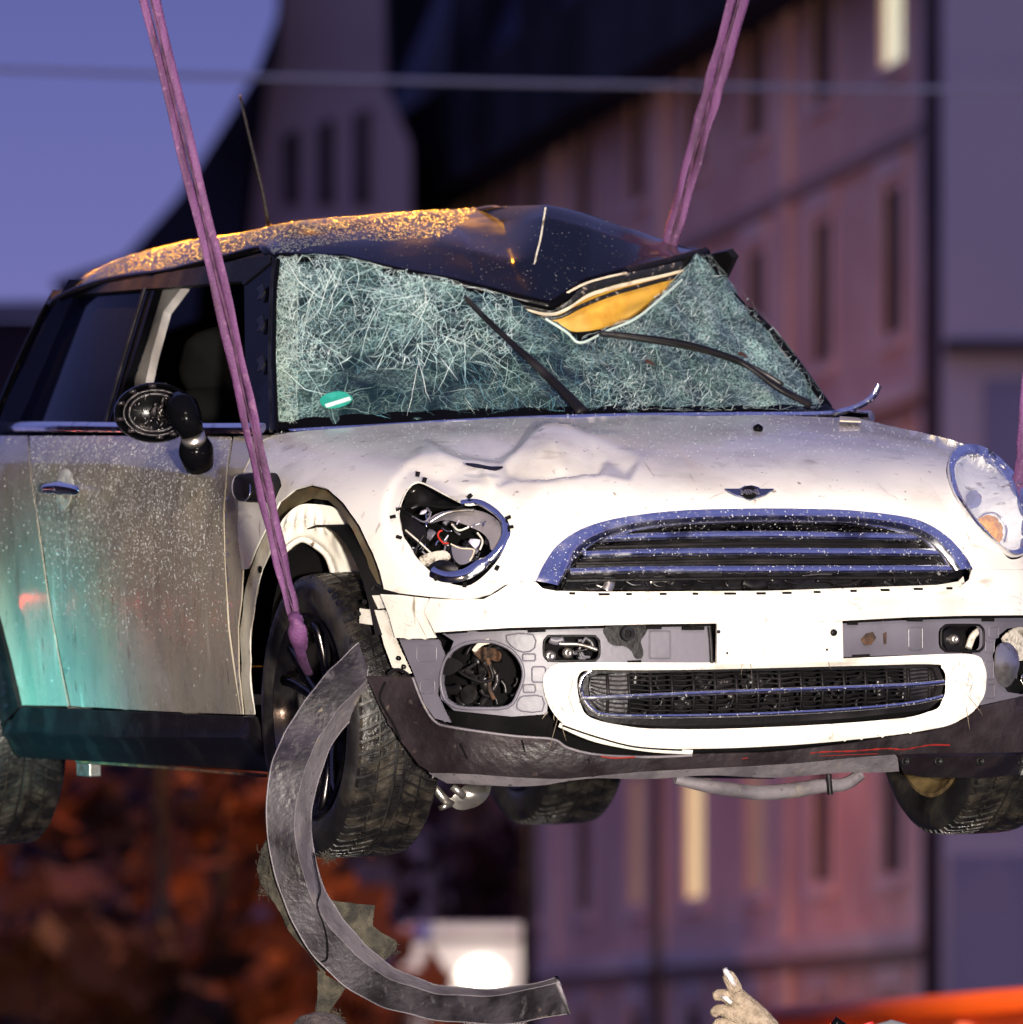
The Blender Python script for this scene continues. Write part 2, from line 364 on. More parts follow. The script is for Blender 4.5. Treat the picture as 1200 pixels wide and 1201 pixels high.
def panel(name, outline, surf, m, parent, holes=(), h=7., sm=True, hsm=True, disp=None, off=0., thick=.003, label=None, kind=None, reg=None, dense=None, sides=True, n_back=0):
    """sheet metal or plastic: an outline lying on the given surface of the car, with real thickness"""
    P = spline(outline, 4, True) if sm else np.asarray(outline, float)
    P = resample(P, h)
    HS = []
    for H in holes:
        q = spline(H, 4, True) if hsm else np.asarray(H, float); HS.append(resample(q, h * .8))
    # de-duplicate near points
    def clean(Q):
        o = [Q[0]]
        for q in Q[1:]:
            if np.hypot(*(q - o[-1])) > h * .25: o.append(q)
        if np.hypot(*(o[-1] - o[0])) < h * .25: o.pop()
        return np.array(o)
    P = clean(P); HS = [clean(q) for q in HS]
    x0, y0 = P.min(0); x1, y1 = P.max(0)
    gx, gy = np.meshgrid(np.arange(x0 + h / 2, x1, h), np.arange(y0 + h / 2, y1, h * .87))
    gx[1::2] += h / 2
    G = np.stack([gx.ravel(), gy.ravel()], 1)
    if dense is not None:
        poly, hd = dense; a0, b0 = np.min(poly, 0); a1, b1 = np.max(poly, 0)
        ax, ay = np.meshgrid(np.arange(a0, a1, hd), np.arange(b0, b1, hd * .87)); ax[1::2] += hd / 2
        D = np.stack([ax.ravel(), ay.ravel()], 1); D = D[inside(poly, D)]
        G = np.concatenate([G[~inside(poly, G)], D])
    k = inside(P, G)
    for q in HS: k &= ~inside(q, G)
    G = G[k]
    k = dist_poly(P, G) > h * .42
    for q in HS: k &= dist_poly(q, G) > h * .42
    G = G[k]
    pts = [P] + HS; V = np.concatenate(pts + [G]); E = []; s = 0
    for q in pts:
        n = len(q); E += [(s + i, s + (i + 1) % n) for i in range(n)]; s += n
    r = delaunay_2d_cdt([Vector(v) for v in V], E, [], 0, 1e-5)
    V2 = np.array([(v.x, v.y) for v in r[0]]); Fc = np.array(r[2])
    cen = V2[Fc].mean(1); keep = inside(P, cen)
    for q in HS: keep &= ~inside(q, cen)
    Fc = Fc[keep]
    X, Nn = hit(surf, V2)
    o_ = off + (disp(V2, X) if disp is not None else 0)
    X = X + Nn * np.reshape(np.broadcast_to(o_, (len(X),)), (-1, 1))
    # face orientation: towards the camera
    a, b, c = X[Fc[:, 0]], X[Fc[:, 1]], X[Fc[:, 2]]
    nn = np.cross(b - a, c - a); fl = (nn * (CAMC - a)).sum(1) < 0
    Fc[fl] = Fc[fl][:, ::-1]
    used = np.unique(Fc); mp = -np.ones(len(X), int); mp[used] = np.arange(len(used))
    o = obj(name, X[used], mp[Fc], m, parent, label=label, kind=kind)
    if thick: solid(o, thick)
    if reg: REG[reg] = (X[used], mp[Fc])
    return o
def mirror(o, parent, name=None):
    me = o.data.copy(); n = o.name.split('.')[0] if name is None else name
    for v in me.vertices: v.co.x = -v.co.x
    me.flip_normals()
    c = bpy.data.objects.new(n, me); COL.objects.link(c); c.parent = parent
    for md in o.modifiers:
        if md.type == 'SOLIDIFY': solid(c, md.thickness)
    return c
def frames(P):
    P = np.asarray(P, float); t = np.gradient(P, axis=0); t /= np.linalg.norm(t, axis=1)[:, None] + 1e-12; return t
def sweep(P, r, up=None, ns=8, flat=1., cap=True, upv=None):
    """tube along 3D points; r number or list; flat scales the second axis; up = direction of the flat axis"""
    P = np.asarray(P, float); n = len(P); t = frames(P); r = np.broadcast_to(np.asarray(r, float), (n,))
    if up is None: up = np.array([.13, .21, .97])
    up = np.broadcast_to(np.asarray(up, float), (n, 3))
    V = []; Fc = []
    for i in range(n):
        a = np.cross(t[i], up[i]); a /= np.linalg.norm(a) + 1e-12; b = np.cross(a, t[i])
        for k in range(ns):
            an = 2 * math.pi * (k + .5) / ns
            V.append(P[i] + a * math.cos(an) * r[i] + b * math.sin(an) * r[i] * flat)
    for i in range(n - 1):
        for k in range(ns):
            k2 = (k + 1) % ns; Fc.append((i * ns + k, i * ns + k2, (i + 1) * ns + k2, (i + 1) * ns + k))
    if cap:
        Fc.append(tuple(range(ns))[::-1]); Fc.append(tuple((n - 1) * ns + k for k in range(ns)))
    return V, Fc
class MB:
    def __init__(s): s.V = []; s.F = []
    def add(s, V, Fc):
        o = len(s.V); s.V += [tuple(v) for v in V]; s.F += [tuple(i + o for i in f) for f in Fc]; return s
    def tube(s, P, r, **k): return s.add(*sweep(P, r, **k))
    def box(s, c, d, R=None):
        c = np.asarray(c, float); d = np.asarray(d, float) / 2
        V = [np.array([a, b, e]) * d for a in (-1, 1) for b in (-1, 1) for e in (-1, 1)]
        if R is not None: V = [R @ v for v in V]
        return s.add([v + c for v in V], [(0, 1, 3, 2), (4, 6, 7, 5), (0, 4, 5, 1), (2, 3, 7, 6), (0, 2, 6, 4), (1, 5, 7, 3)])
    def build(s, name, m, parent=None, smooth=True, kind=None, label=None, bevel=0):
        o = obj(name, s.V, s.F, m, parent, smooth, kind, label)
        if bevel:
            b = o.modifiers.new('bevel', 'BEVEL'); b.width = bevel; b.segments = 2; b.limit_method = 'ANGLE'
        return o
def on(surf, P, off=0., n=6, closed=False, smooth=True):
    Q = spline(P, n, closed) if smooth else resample(np.asarray(P, float), 6, closed)
    if closed: Q = np.concatenate([Q, Q[:1]])
    X, N_ = hit(surf, Q); return X + N_ * off, N_
def bar(name, path, surf, r, m, parent, off=0., flat=1., ns=8, n=6, kind=None, label=None, closed=False, sm=True):
    X, N_ = on(surf, path, off, n, closed, sm)
    V, Fc = sweep(X, r, up=N_, ns=ns, flat=flat, cap=not closed)
    return autosmooth(obj(name, V, Fc, m, parent, kind=kind, label=label), 50)

def arcres(P, n, closed):
    P = np.asarray(P, float); Q = np.concatenate([P, P[:1]]) if closed else P
    s = np.concatenate([[0], np.cumsum(np.hypot(*np.diff(Q, axis=0).T))]); t = np.linspace(0, s[-1], n + (1 if closed else 0))
    R_ = np.stack([np.interp(t, s, Q[:, 0]), np.interp(t, s, Q[:, 1])], 1); return R_[:-1] if closed else R_
def loft(name, A, B, surf, prof_, m, parent, n=110, closed=False):
    """band between two outlines with a moulded section; prof_ = [(share of the way, height above the surface)]"""
    A = arcres(spline(A, 6, closed), n, closed); B = arcres(spline(B, 6, closed), n, closed); V = []; k = len(prof_)
    for (u, h_) in prof_:
        X, N_ = hit(surf, A + (B - A) * u)
        if closed:
            for _ in range(12): X = .5 * X + .25 * (np.roll(X, 1, 0) + np.roll(X, -1, 0)); N_ = .34 * N_ + .33 * (np.roll(N_, 1, 0) + np.roll(N_, -1, 0))
        V += list(X + N_ * h_)
    Fc = [(j * n + i, j * n + (i + 1) % n, (j + 1) * n + (i + 1) % n, (j + 1) * n + i) for j in range(k - 1) for i in range(n if closed else n - 1)]
    o = obj(name, V, Fc, m, parent); e = o.modifiers.new('crisp_edges', 'EDGE_SPLIT'); e.split_angle = rad(50); return o
# ------------------------------------------------------------------ THE CAR
CAR = thing('car', 'wrecked white hatchback with crushed black roof and shattered windscreen, hanging from slings', 'car')
CAR.matrix_world = Matrix.Translation(Vector(T)) @ Matrix(RM.tolist()).to_4x4()

HL = [(486, 562), (501, 565), (523, 576), (545, 587), (559, 586), (576, 593), (589, 603), (596, 614), (597, 625), (594, 636), (587, 651), (572, 669), (556, 682), (545, 686), (530, 684), (512, 677), (497, 664), (484, 651), (477, 638), (470, 627), (467, 612), (465, 600), (468, 586), (475, 572)]
HLn = np.array(HL, float)
HR_OUT = [(1110, 548), (1116, 533), (1128, 526), (1146, 527), (1163, 537), (1180, 552), (1193, 570), (1202, 588), (1210, 612), (1209, 638), (1200, 652), (1186, 656), (1173, 646), (1152, 628), (1137, 611), (1120, 585), (1112, 563)]
HR_IN = [(1122, 543), (1135, 533), (1152, 535), (1170, 547), (1183, 564), (1193, 583), (1201, 607), (1201, 630), (1193, 644), (1183, 645), (1168, 637), (1152, 616), (1137, 600), (1125, 578), (1121, 557)]
ARCH = [(451, 689), (446, 672), (438, 649), (422, 617), (403, 590), (384, 573), (365, 568), (346, 573), (327, 588), (313, 618), (300, 645), (291, 667), (284, 703), (280, 735), (281, 790), (285, 837)]

def g2(P, cx, cy, sx, sy, a=0.):
    c, s = math.cos(rad(a)), math.sin(rad(a)); dx, dy = P[:, 0] - cx, P[:, 1] - cy
    u = dx * c + dy * s; v = -dx * s + dy * c
    return np.exp(-(u / sx) ** 2 - (v / sy) ** 2)
def ridge(P, path, wdt):
    d = np.full(len(P), 1e9); path = np.asarray(path, float)
    for i in range(len(path) - 1):
        a, b = path[i], path[i + 1]; ab = b - a; t = np.clip(((P - a) @ ab) / (ab @ ab), 0, 1)
        d = np.minimum(d, np.hypot(*(P - a - t[:, None] * ab).T))
    return d
FOLD = [(440, 520, 0), (500, 515, 0), (560, 508, 0), (620, 503, 0), (680, 503, 0), (740, 508, 0), (800, 530, 0), (800, 570, 0), (760, 600, 0), (700, 612, 0), (640, 625, 0), (455, 540, 0), (612, 640, 0),
        (470, 546, 2), (495, 541, 7), (520, 540, 9), (545, 545, 6), (566, 549, 10), (590, 546, 4), (603, 538, 8), (622, 526, 16), (640, 518, 23), (662, 515, 20), (690, 520, 12), (722, 527, 4), (752, 538, 2),
        (540, 528, -6), (580, 530, -12), (606, 522, -4), (598, 553, -8), (626, 540, 9), (650, 536, 15), (676, 535, 6), (620, 557, -9), (642, 557, -12), (668, 555, -10), (700, 549, -13), (712, 538, -3), (735, 548, -8), (770, 550, -2),
        (606, 566, 2), (640, 569, 6), (672, 566, 7), (705, 562, 6), (740, 566, 2), (560, 560, -2), (578, 576, 3), (600, 592, 4), (620, 600, 2), (660, 590, 1), (530, 556, -5), (500, 556, -3)]
_fr = delaunay_2d_cdt([Vector(p[:2]) for p in FOLD], [], [], 0, 1e-5); _fv = np.array([(v.x, v.y) for v in _fr[0]]); _ff = np.array(_fr[2])
_fh = np.array([min(FOLD, key=lambda q: (q[0] - v[0]) ** 2 + (q[1] - v[1]) ** 2)[2] for v in _fv]) * .001
def fold(P):
    out = np.zeros(len(P))
    for ox, oy in ((0, 0), (2.2, 0), (-2.2, 0), (0, 2.2), (0, -2.2)):
        Q = P + np.array([ox, oy])
        for t in _ff:
            A_, B_, C_ = _fv[t]; D = (B_[0] - A_[0]) * (C_[1] - A_[1]) - (C_[0] - A_[0]) * (B_[1] - A_[1])
            if abs(D) < 1e-9: continue
            u = ((Q[:, 0] - A_[0]) * (C_[1] - A_[1]) - (C_[0] - A_[0]) * (Q[:, 1] - A_[1])) / D
            v = ((B_[0] - A_[0]) * (Q[:, 1] - A_[1]) - (Q[:, 0] - A_[0]) * (B_[1] - A_[1])) / D
            k = (u >= 0) & (v >= 0) & (u + v < 1); out[k] += (_fh[t[0]] * (1 - u - v) + _fh[t[1]] * u + _fh[t[2]] * v)[k] / 5
    return out * 1.8
def hood_disp(P, X):
    d = np.zeros(len(P))
    d += fold(P)
    d += -.005 * g2(P, 1040, 560, 30, 18, 20)
    d += .0018 * np.sin(P[:, 0] / 23 + P[:, 1] / 31) * np.cos(P[:, 1] / 17)
    # step of the headlight surround
    dd = dist_poly(HLn, P)
    d += -.007 / (1 + np.exp((dd - 15) / 1.3)) * (1 - .0 * dd)
    return d
HOOD = [(322, 510), (360, 505), (440, 499), (560, 492), (700, 488), (850, 487), (1000, 489), (1040, 499), (1080, 507), (1112, 515), (1140, 524), (1165, 538), (1186, 556), (1203, 582), (1216, 615), (1222, 640), (1222, 668),
        (1180, 668), (1139, 668), (1132, 655), (1112, 632), (1088, 616), (1060, 607), (1000, 600), (940, 598), (875, 598), (800, 600), (740, 606), (700, 614), (672, 625), (650, 641), (636, 661), (626, 682),
        (610, 682), (592, 686), (575, 697), (548, 703), (505, 700), (470, 696), (451, 691)] + ARCH[1:12] + [(284, 668), (278, 610), (282, 560), (300, 520)]
panel('bonnet', HOOD, S, 'white_paint', CAR, holes=[HL, HR_OUT], h=7, sm=False, disp=hood_disp, thick=.004, reg='hood',
      dense=(np.array([(440, 500), (760, 500), (780, 610), (620, 710), (440, 705)], float), 3.2), label='white bonnet buckled above the missing headlight')
# front wing strip between door and wheel arch
DSEAM = [(272, 512), (266, 550), (262, 600), (263, 660), (268, 735), (275, 790), (282, 838)]
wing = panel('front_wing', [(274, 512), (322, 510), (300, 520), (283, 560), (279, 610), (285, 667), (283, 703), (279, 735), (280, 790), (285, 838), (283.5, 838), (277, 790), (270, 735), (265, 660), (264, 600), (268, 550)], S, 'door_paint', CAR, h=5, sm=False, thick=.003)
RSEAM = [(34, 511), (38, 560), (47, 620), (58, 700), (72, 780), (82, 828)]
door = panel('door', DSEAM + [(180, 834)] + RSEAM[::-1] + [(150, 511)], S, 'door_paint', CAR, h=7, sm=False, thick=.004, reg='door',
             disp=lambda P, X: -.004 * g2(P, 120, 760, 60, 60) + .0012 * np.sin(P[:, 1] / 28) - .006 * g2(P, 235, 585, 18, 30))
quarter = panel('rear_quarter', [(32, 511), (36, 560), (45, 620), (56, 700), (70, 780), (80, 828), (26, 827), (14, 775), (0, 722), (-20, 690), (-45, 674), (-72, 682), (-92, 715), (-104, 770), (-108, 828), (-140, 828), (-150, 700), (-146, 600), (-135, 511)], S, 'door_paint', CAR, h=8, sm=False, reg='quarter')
atrim = panel('rear_arch_trim', [(26, 829), (14, 777), (0, 724), (-20, 692), (-45, 676), (-72, 684), (-92, 717), (-104, 772), (-107, 835), (-96, 835), (-90, 775), (-80, 735), (-66, 708), (-45, 698), (-28, 708), (-13, 745), (0, 805), (8, 850)], S, 'black_plastic', CAR, h=6, sm=False, off=.012, thick=.012)
sill = panel('sill', [(26, 829), (120, 833), (220, 837), (300, 841), (312, 870), (314, 908), (200, 900), (90, 893), (22, 888), (10, 860), (6, 836)], S, 'black_plastic', CAR, h=7, sm=False, off=.006, thick=.01,
             disp=lambda P, X: .010 * np.exp(-((P[:, 1] - (858 + .02 * P[:, 0])) / 6) ** 2) - .02 * np.clip((P[:, 1] - 880) / 25, 0, 1))
for o_ in (wing, door, quarter, atrim, sill): mirror(o_, CAR)
bar('jacking_strip', [(90, 893), (200, 901), (312, 910)], inset(S, .01), .004, 'rust', CAR, n=8)
p0 = hit(inset(S, .03), [(104, 898)])[0][0]
MB().box(p0, (.03, .10, .05)).build('bracket', 'bright_metal', CAR, smooth=False, bevel=.003)
# belt strip
beltP = [(-135, 505), (-60, 505), (0, 505), (100, 506), (220, 508), (322, 508)]
b1 = bar('belt_strip', beltP, side_glass, .013, 'chrome', CAR, off=.030, flat=.55)
mirror(b1, CAR)
SB = lambda x, y, z: smax(screen(x, y, z), S(x, y, z), .02)
bar('windscreen_strip', [(322, 509), (350, 506), (440, 501), (560, 494), (700, 489), (850, 487), (960, 486), (990, 482), (1010, 475), (1024, 465), (1031, 452)], lambda x, y, z: (1.03 + .27 * np.minimum(np.abs(x) / .7, 1.05) ** 2.0 - y), .0075, 'chrome', CAR, flat=.7, n=10)
# turn of the ruined front wheel arch: flange, inner apron, well
fl_out = [(450, 690), (437, 651), (421, 619), (402, 592), (384, 575), (365, 571), (347, 576), (329, 590), (315, 620), (302, 647), (293, 669), (286, 703), (282, 735), (283, 790), (287, 838)]
fl_in = [(298, 838), (293, 790), (294, 740), (300, 700), (307, 668), (320, 640), (336, 612), (350, 592), (366, 584), (384, 586), (400, 600), (414, 622), (430, 655), (440, 690)]
panel('arch_flange', fl_out[8:] + fl_in[:6], inset(S, .022), 'bare_white', CAR, h=4, sm=False, thick=.002, disp=lambda P, X: .0015 * np.sin(P[:, 1] / 9))
panel('arch_return', fl_out[:9] + fl_in[5:], inset(S, .045), 'flange_olive', CAR, h=4, sm=False, thick=.002)
bar('arch_edge', [(298, 838), (293, 790), (294, 740), (300, 700), (307, 668), (322, 640), (334, 628)], inset(S, .03), .0035, 'bare_white', CAR)
apron = [(365, 591), (394, 596), (417, 616), (432, 640), (442, 664), (436, 676), (424, 680), (418, 694), (400, 690), (392, 674), (384, 653), (373, 643), (357, 634), (346, 638), (334, 646), (327, 630), (329, 614), (338, 602), (350, 593)]
APS = lambda x, y, z: -.62 * (x + .70) - .78 * (y - .70)
def apron_d(P, X):
    d = np.zeros(len(P))
    for i in range(5): d -= .016 * g2(P, 338 + i * 11.5, 607 + abs(i - 2.2) * 3.2 + i * 1.5, 2.6, 9, 15 - i * 6)
    d += .012 * np.exp(-(ridge(P, [(334, 645), (346, 634), (360, 632), (376, 643), (388, 660), (396, 688)], 1) / 4) ** 2)
    d += -.02 * g2(P, 400, 640, 7, 15, -20) - .008 * g2(P, 420, 660, 12, 6)
    return d
panel('inner_apron', apron, APS, 'bare_white', CAR, h=3.2, disp=lambda P, X: -apron_d(P, X), thick=.003)
bar('apron_lip', [(334, 646), (346, 636), (357, 633), (373, 642), (384, 653), (392, 674), (401, 692)], inset(APS, -.012), .007, 'bare_white', CAR)
for (a, b, r_) in ((345, 640, 5), (405, 645, 3), (424, 676, 5), (305, 668, 4.5)):
    X, _ = hit(inset(APS, -.006) if a > 310 else inset(S, .018), [(a + r_ * math.cos(t) * .6, b + r_ * math.sin(t)) for t in np.linspace(0, 6.283, 11)[:-1]])
    obj('drain_hole', X, [tuple(range(10))], 'interior_black', CAR)

def lathe(profile, n=48, x0=0.):
    """profile list of (x, r) spun about the x axis"""
    V = []; Fc = []; m = len(profile)
    for i in range(n):
        a = 2 * math.pi * i / n
        for (x, r) in profile: V.append((x + x0, r * math.cos(a), r * math.sin(a)))
    for i in range(n):
        j = (i + 1) % n
        for k in range(m - 1): Fc.append((i * m + k, i * m + k + 1, j * m + k + 1, j * m + k))
    return V, Fc
def make_wheel(cx, cy, cz, side, steer=0., R_=.312, spin=0., rm='rim_metal'):
    """side -1: outer face towards -x"""
    wp = bpy.data.objects.new('wheel', None); COL.objects.link(wp); wp.parent = CAR
    wp.location = (cx, cy, cz); wp.rotation_euler = Euler((spin, 0, steer), 'ZYX')
    W = .105; rr = .222
    prof = [(-.085, rr - .006), (-.098, rr + .01), (-.107, rr + .035), (-.106, R_ - .030), (-.098, R_ - .014), (-.085, R_ - .008), (-.04, R_ - .005), (0, R_ - .004)]
    prof = prof + [(-x, r) for x, r in prof[-2::-1]]
    V, Fc = lathe(prof, 96)
    autosmooth(obj('tyre', V, Fc, 'rubber', wp), 60)
    # tread blocks: swept V pattern, real lugs
    tb = MB(); npt = 70
    def rs(x):
        ax = abs(x); return (R_ - .0045 - .006 * (ax / .1) ** 4 - (.014 * max(0, (ax - .088) / .012) ** 1.6 if ax > .088 else 0))
    for i in range(npt):
        for s_ in (-1, 1):
            for (xa, xb) in ((.014, .048), (.053, .102)):
                nx = 5; pa = 2 * math.pi / npt
                Vv = []
                for k in range(nx):
                    x = xa + (xb - xa) * k / (nx - 1)
                    sweep_ = .155 * (1 - ((.105 - x) / .105) ** 1.4) * 1.0 + (.5 * pa if s_ > 0 else 0)
                    for (hh, da) in ((-.006, 0), (.0045, .004), (.0045, pa * .80 - .004), (-.006, pa * .80)):
                        r = rs(x) + hh; a = i * pa + sweep_ + da
                        Vv.append((s_ * x, r * math.cos(a), r * math.sin(a)))
                Ff = []
                for k in range(nx - 1):
                    for q in range(3): Ff.append((k * 4 + q, k * 4 + q + 1, k * 4 + 5 + q, k * 4 + 4 + q))
                Ff += [(0, 3, 2, 1), ((nx - 1) * 4, (nx - 1) * 4 + 1, (nx - 1) * 4 + 2, (nx - 1) * 4 + 3)]
                tb.add(Vv, Ff)
        # centre rib nibs
        a = i * 2 * math.pi / npt
        for q in range(2):
            aa = a + q * math.pi / npt
            tb.box((0, (R_ - .004) * math.cos(aa), (R_ - .004) * math.sin(aa)), (.014, .009, .012), np.array([[1, 0, 0], [0, math.cos(aa), -math.sin(aa)], [0, math.sin(aa), math.cos(aa)]]))
    autosmooth(tb.build('tread', 'tread_rubber', wp, kind='stuff'), 40)
    # sidewall ribs on the shoulder
    # rim
    s = side
    prof = [(s * .098, rr + .004), (s * .100, rr - .004), (s * .088, rr - .012), (s * .06, rr - .03), (s * -.02, rr - .045), (s * -.075, rr - .03), (s * -.088, rr - .012), (s * -.098, rr - .004), (s * -.096, rr + .004)]
    V, Fc = lathe(prof, 64); autosmooth(solid(obj('rim', V, Fc, rm, wp), .003, 0), 50)
    for k in range(5):
        a0 = k * 2 * math.pi / 5 + .3
        mb = MB()
        for q in (-1, 1):
            P = []
            for u in np.linspace(0, 1, 6):
                r = .035 + u * (rr - .05); a = a0 + q * (.10 + .12 * u * u)
                P.append((s * (.05 + .035 * u), r * math.cos(a), r * math.sin(a)))
            mb.tube(P, [.017, .015, .013, .012, .012, .013], up=(1, 0, 0), flat=.7)
        mb.build('spoke', 'rim_metal', wp)
    V, Fc = lathe([(s * .02, .06), (s * .06, .058), (s * .07, .03), (s * .072, 0.0005)], 24); obj('hub', V, Fc, 'rim_metal', wp)
    V, Fc = lathe([(s * -.03, .001), (s * -.03, .14), (s * 0, .14), (s * 0, .001)], 40); autosmooth(obj('brake_disc', V, Fc, 'dark_metal', wp), 40)
    return wp
make_wheel(-.735, .69, .318, -1, steer=.02, spin=.3)
mat('brake_dust', (.30, .21, .09), .5, metal=.3, noise=((.12, .08, .04), 20, .4, .6, 5))
make_wheel(.735, .69, .318, 1, steer=.02, spin=1.1, rm='brake_dust')
make_wheel(-.745, 3.30, .262, -1, spin=.7)
make_wheel(.725, 3.30, .262, 1, spin=.2)
# wheel wells
for s in (-1, 1):
    for yc, zc in ((.69, .36), (3.157, .33)):
        V = []; Fc = []
        for i in range(19):
            a = math.pi * (.12 + 1.0 * i / 18)
            for x in (.80, .62, .42): V.append((s * x, yc - .375 * math.cos(a), zc + .375 * math.sin(a)))
        for i in range(18):
            for k in range(2): Fc.append((i * 3 + k, i * 3 + k + 1, i * 3 + 4 + k, i * 3 + 3 + k))
        n0 = len(V); V.append((s * .42, yc, zc)); Fc += [(i * 3 + 2, (i + 1) * 3 + 2, n0) for i in range(18)]
        V.append((s * .42, yc, zc - .2)); Fc += [(n0, 2, n0 + 1), (n0, 56, n0 + 1)]
        obj('wheel_well', V, Fc, 'interior_black', CAR)
    # spring strut with gaiter
    mb = MB()
    for k in range(9):
        z = .45 + k * .028
        V, Fc = lathe([(0, .035), (.012, .05), (.024, .035)], 16)
        V = [(s * .56 + y, .69 + zz, z + x) for x, y, zz in V]; mb.add(V, Fc)
    mb.build('strut_gaiter', 'black_plastic', CAR)

# ---- windscreen, cracks
WS = [(325, 304), (400, 304), (460, 319), (533, 334), (583, 348), (612, 356), (640, 372), (662, 388), (681, 402), (700, 392), (745, 374), (775, 345), (803, 318), (815, 299), (832, 304), (858, 335), (890, 372), (925, 415), (955, 452), (968, 478), (950, 486), (800, 487), (640, 489), (500, 494), (400, 499), (330, 505), (322, 470), (321, 400), (322, 340)]
WSn = np.array(WS, float)
def ws_disp(P, X):
    return (.006 * np.sin(P[:, 0] / 19 + P[:, 1] / 13) + .004 * np.sin(P[:, 0] / 7 - P[:, 1] / 9) + .012 * g2(P, 745, 440, 60, 24, -25) - .022 * g2(P, 840, 455, 26, 34, 15)
            - .012 * g2(P, 470, 430, 90, 20, 12) + .012 * g2(P, 430, 460, 80, 20, 8) + rng.normal(0, .0010, len(P)))
panel('windscreen', WS, screen, 'shattered_glass', CAR, h=5, sm=False, disp=ws_disp, thick=.004, reg='ws', label='shattered windscreen caved in below the roof dent')
def ribbons(paths, width, m, name, surf=screen, off=.012, df=ws_disp):
    lens = [len(p) for p in paths]; A = np.concatenate(paths)
    X, Nn = hit(surf, A); X = X + Nn * (off)
    V = []; Fc = []; s = 0
    for L, wd in zip(lens, width):
        Q = X[s:s + L]; N_ = Nn[s:s + L]; t = frames(Q); sd = np.cross(t, N_); sd /= np.linalg.norm(sd, axis=1)[:, None] + 1e-9
        tp = np.sin(np.linspace(.25, math.pi - .1, L))[:, None] * wd * .5
        b = len(V); V += list(Q + sd * tp); V += list(Q - sd * tp)
        Fc += [(b + i, b + i + 1, b + L + i + 1, b + L + i) for i in range(L - 1)]; s += L
    return obj(name, V, Fc, m, CAR, kind='stuff')
from mathutils.noise import noise as noise_
def walk(n, region, dirf, lmin, lmax, curl, step=5.):
    out = []
    while len(out) < n:
        p = np.array([rng.uniform(region[0], region[2]), rng.uniform(region[1], region[3])])
        if not inside(WSn, p[None])[0]: continue
        if noise_(Vector((p[0] / 34, p[1] / 26, 3.3))) * 1.3 + .10 + (.5 if p[0] < 345 else 0) < rng.uniform(-.30, .42): continue
        a = dirf(p); L = rng.uniform(lmin, lmax); k = max(3, int(L / step)); c = rng.normal(0, curl); pts = [p.copy()]
        for _ in range(k):
            a += c + rng.normal(0, .22 if rng.random() < .3 else .03); p = p + step * np.array([math.cos(a), math.sin(a)]); pts.append(p.copy())
        pts = np.array(pts); ins = inside(WSn, pts)
        if not ins.all(): pts = pts[:np.argmin(ins)]
        if len(pts) >= 3: out.append(pts)
    return out
def anyd(p): return rng.uniform(0, 6.283)
def swirl(p):   # strands run round the bulges
    return math.atan2(p[1] - 560, p[0] - 420) + math.pi / 2 + rng.normal(0, .35)
def radial(cx, cy, j=.3): return lambda p: math.atan2(p[1] - cy, p[0] - cx) + (math.pi / 2 if rng.random() < .5 else 0) + rng.normal(0, j)
def flow(p): return -.75 + rng.normal(0, .25) + (.5 if p[0] > 830 else 0)
def cells(n, region, mind, keep, seed, jit=1.2):
    r_ = np.random.default_rng(seed); pts = []
    while len(pts) < n:
        p = np.array([r_.uniform(region[0], region[2]), r_.uniform(region[1], region[3])])
        v = noise_(Vector((p[0] / 40, p[1] / 30, seed * 1.7))) + .5
        if p[1] > 425 and p[0] < 690 and p[0] > 350 and r_.random() < .78: continue
        if r_.random() < mind + (1 - mind) * max(0, v) ** 2.2 and inside(WSn, p[None])[0]: pts.append(p)
    r = delaunay_2d_cdt([Vector(p) for p in pts], [], [], 0, 1e-4); VV_ = np.array([(v.x, v.y) for v in r[0]]); out = []
    for e in r[1]:
        p, q = VV_[e[0]], VV_[e[1]]; L = np.hypot(*(q - p))
        if L > 42 or r_.random() > keep: continue
        m_ = (p + q) / 2 + r_.normal(0, jit, 2); x_ = (q - p) * r_.uniform(0, .25); out.append(np.array([p - x_ * .5, (p + m_) / 2, m_, (q + m_) / 2, q + x_ * .5]))
    return out
C1 = cells(1250, (322, 300, 600, 440), .05, .62, 1) ; C2 = cells(1000, (322, 300, 720, 490), .02, .42, 2); C3 = cells(1700, (680, 300, 968, 486), .08, .45, 3, .8); C4 = cells(800, (322, 300, 350, 500), .6, .7, 4)
P1 = walk(110, (322, 300, 570, 430), anyd, 30, 100, .006, 7) + walk(80, (322, 300, 600, 430), radial(400, 385), 14, 60, .02, 5)
P2 = walk(200, (322, 300, 346, 500), lambda p: rng.normal(.1, .5), 8, 20, .03, 4) + walk(60, (540, 340, 720, 490), anyd, 12, 46, .02, 5)
P3 = walk(110, (340, 400, 680, 492), swirl, 8, 30, .03, 4)
P4 = walk(220, (700, 300, 965, 486), flow, 6, 20, .02, 4) + walk(60, (700, 300, 965, 486), anyd, 14, 40, .02, 5)
P5 = walk(60, (560, 400, 760, 488), lambda p: .45 + rng.normal(0, .3), 8, 22, .03, 4)
wds = lambda L, k=1.: k * (.00026 + .0009 * rng.random(len(L)) ** 3)
ribbons(C1, wds(C1, 1.3), 'crack', 'crack_web', off=.013)
ribbons(C2, wds(C2), 'crack_blue', 'crack_web')
ribbons(C3, wds(C3, 1.15), 'crack_pale', 'crack_web')
ribbons(C4, wds(C4), 'crack_pale', 'crack_web')
ribbons(C1[::3] + C3[::6], wds(C1[::3] + C3[::6], 1.35), 'crack_white', 'crack_web', off=.015)
ribbons(P1, wds(P1, 1.25), 'crack', 'crack_web')
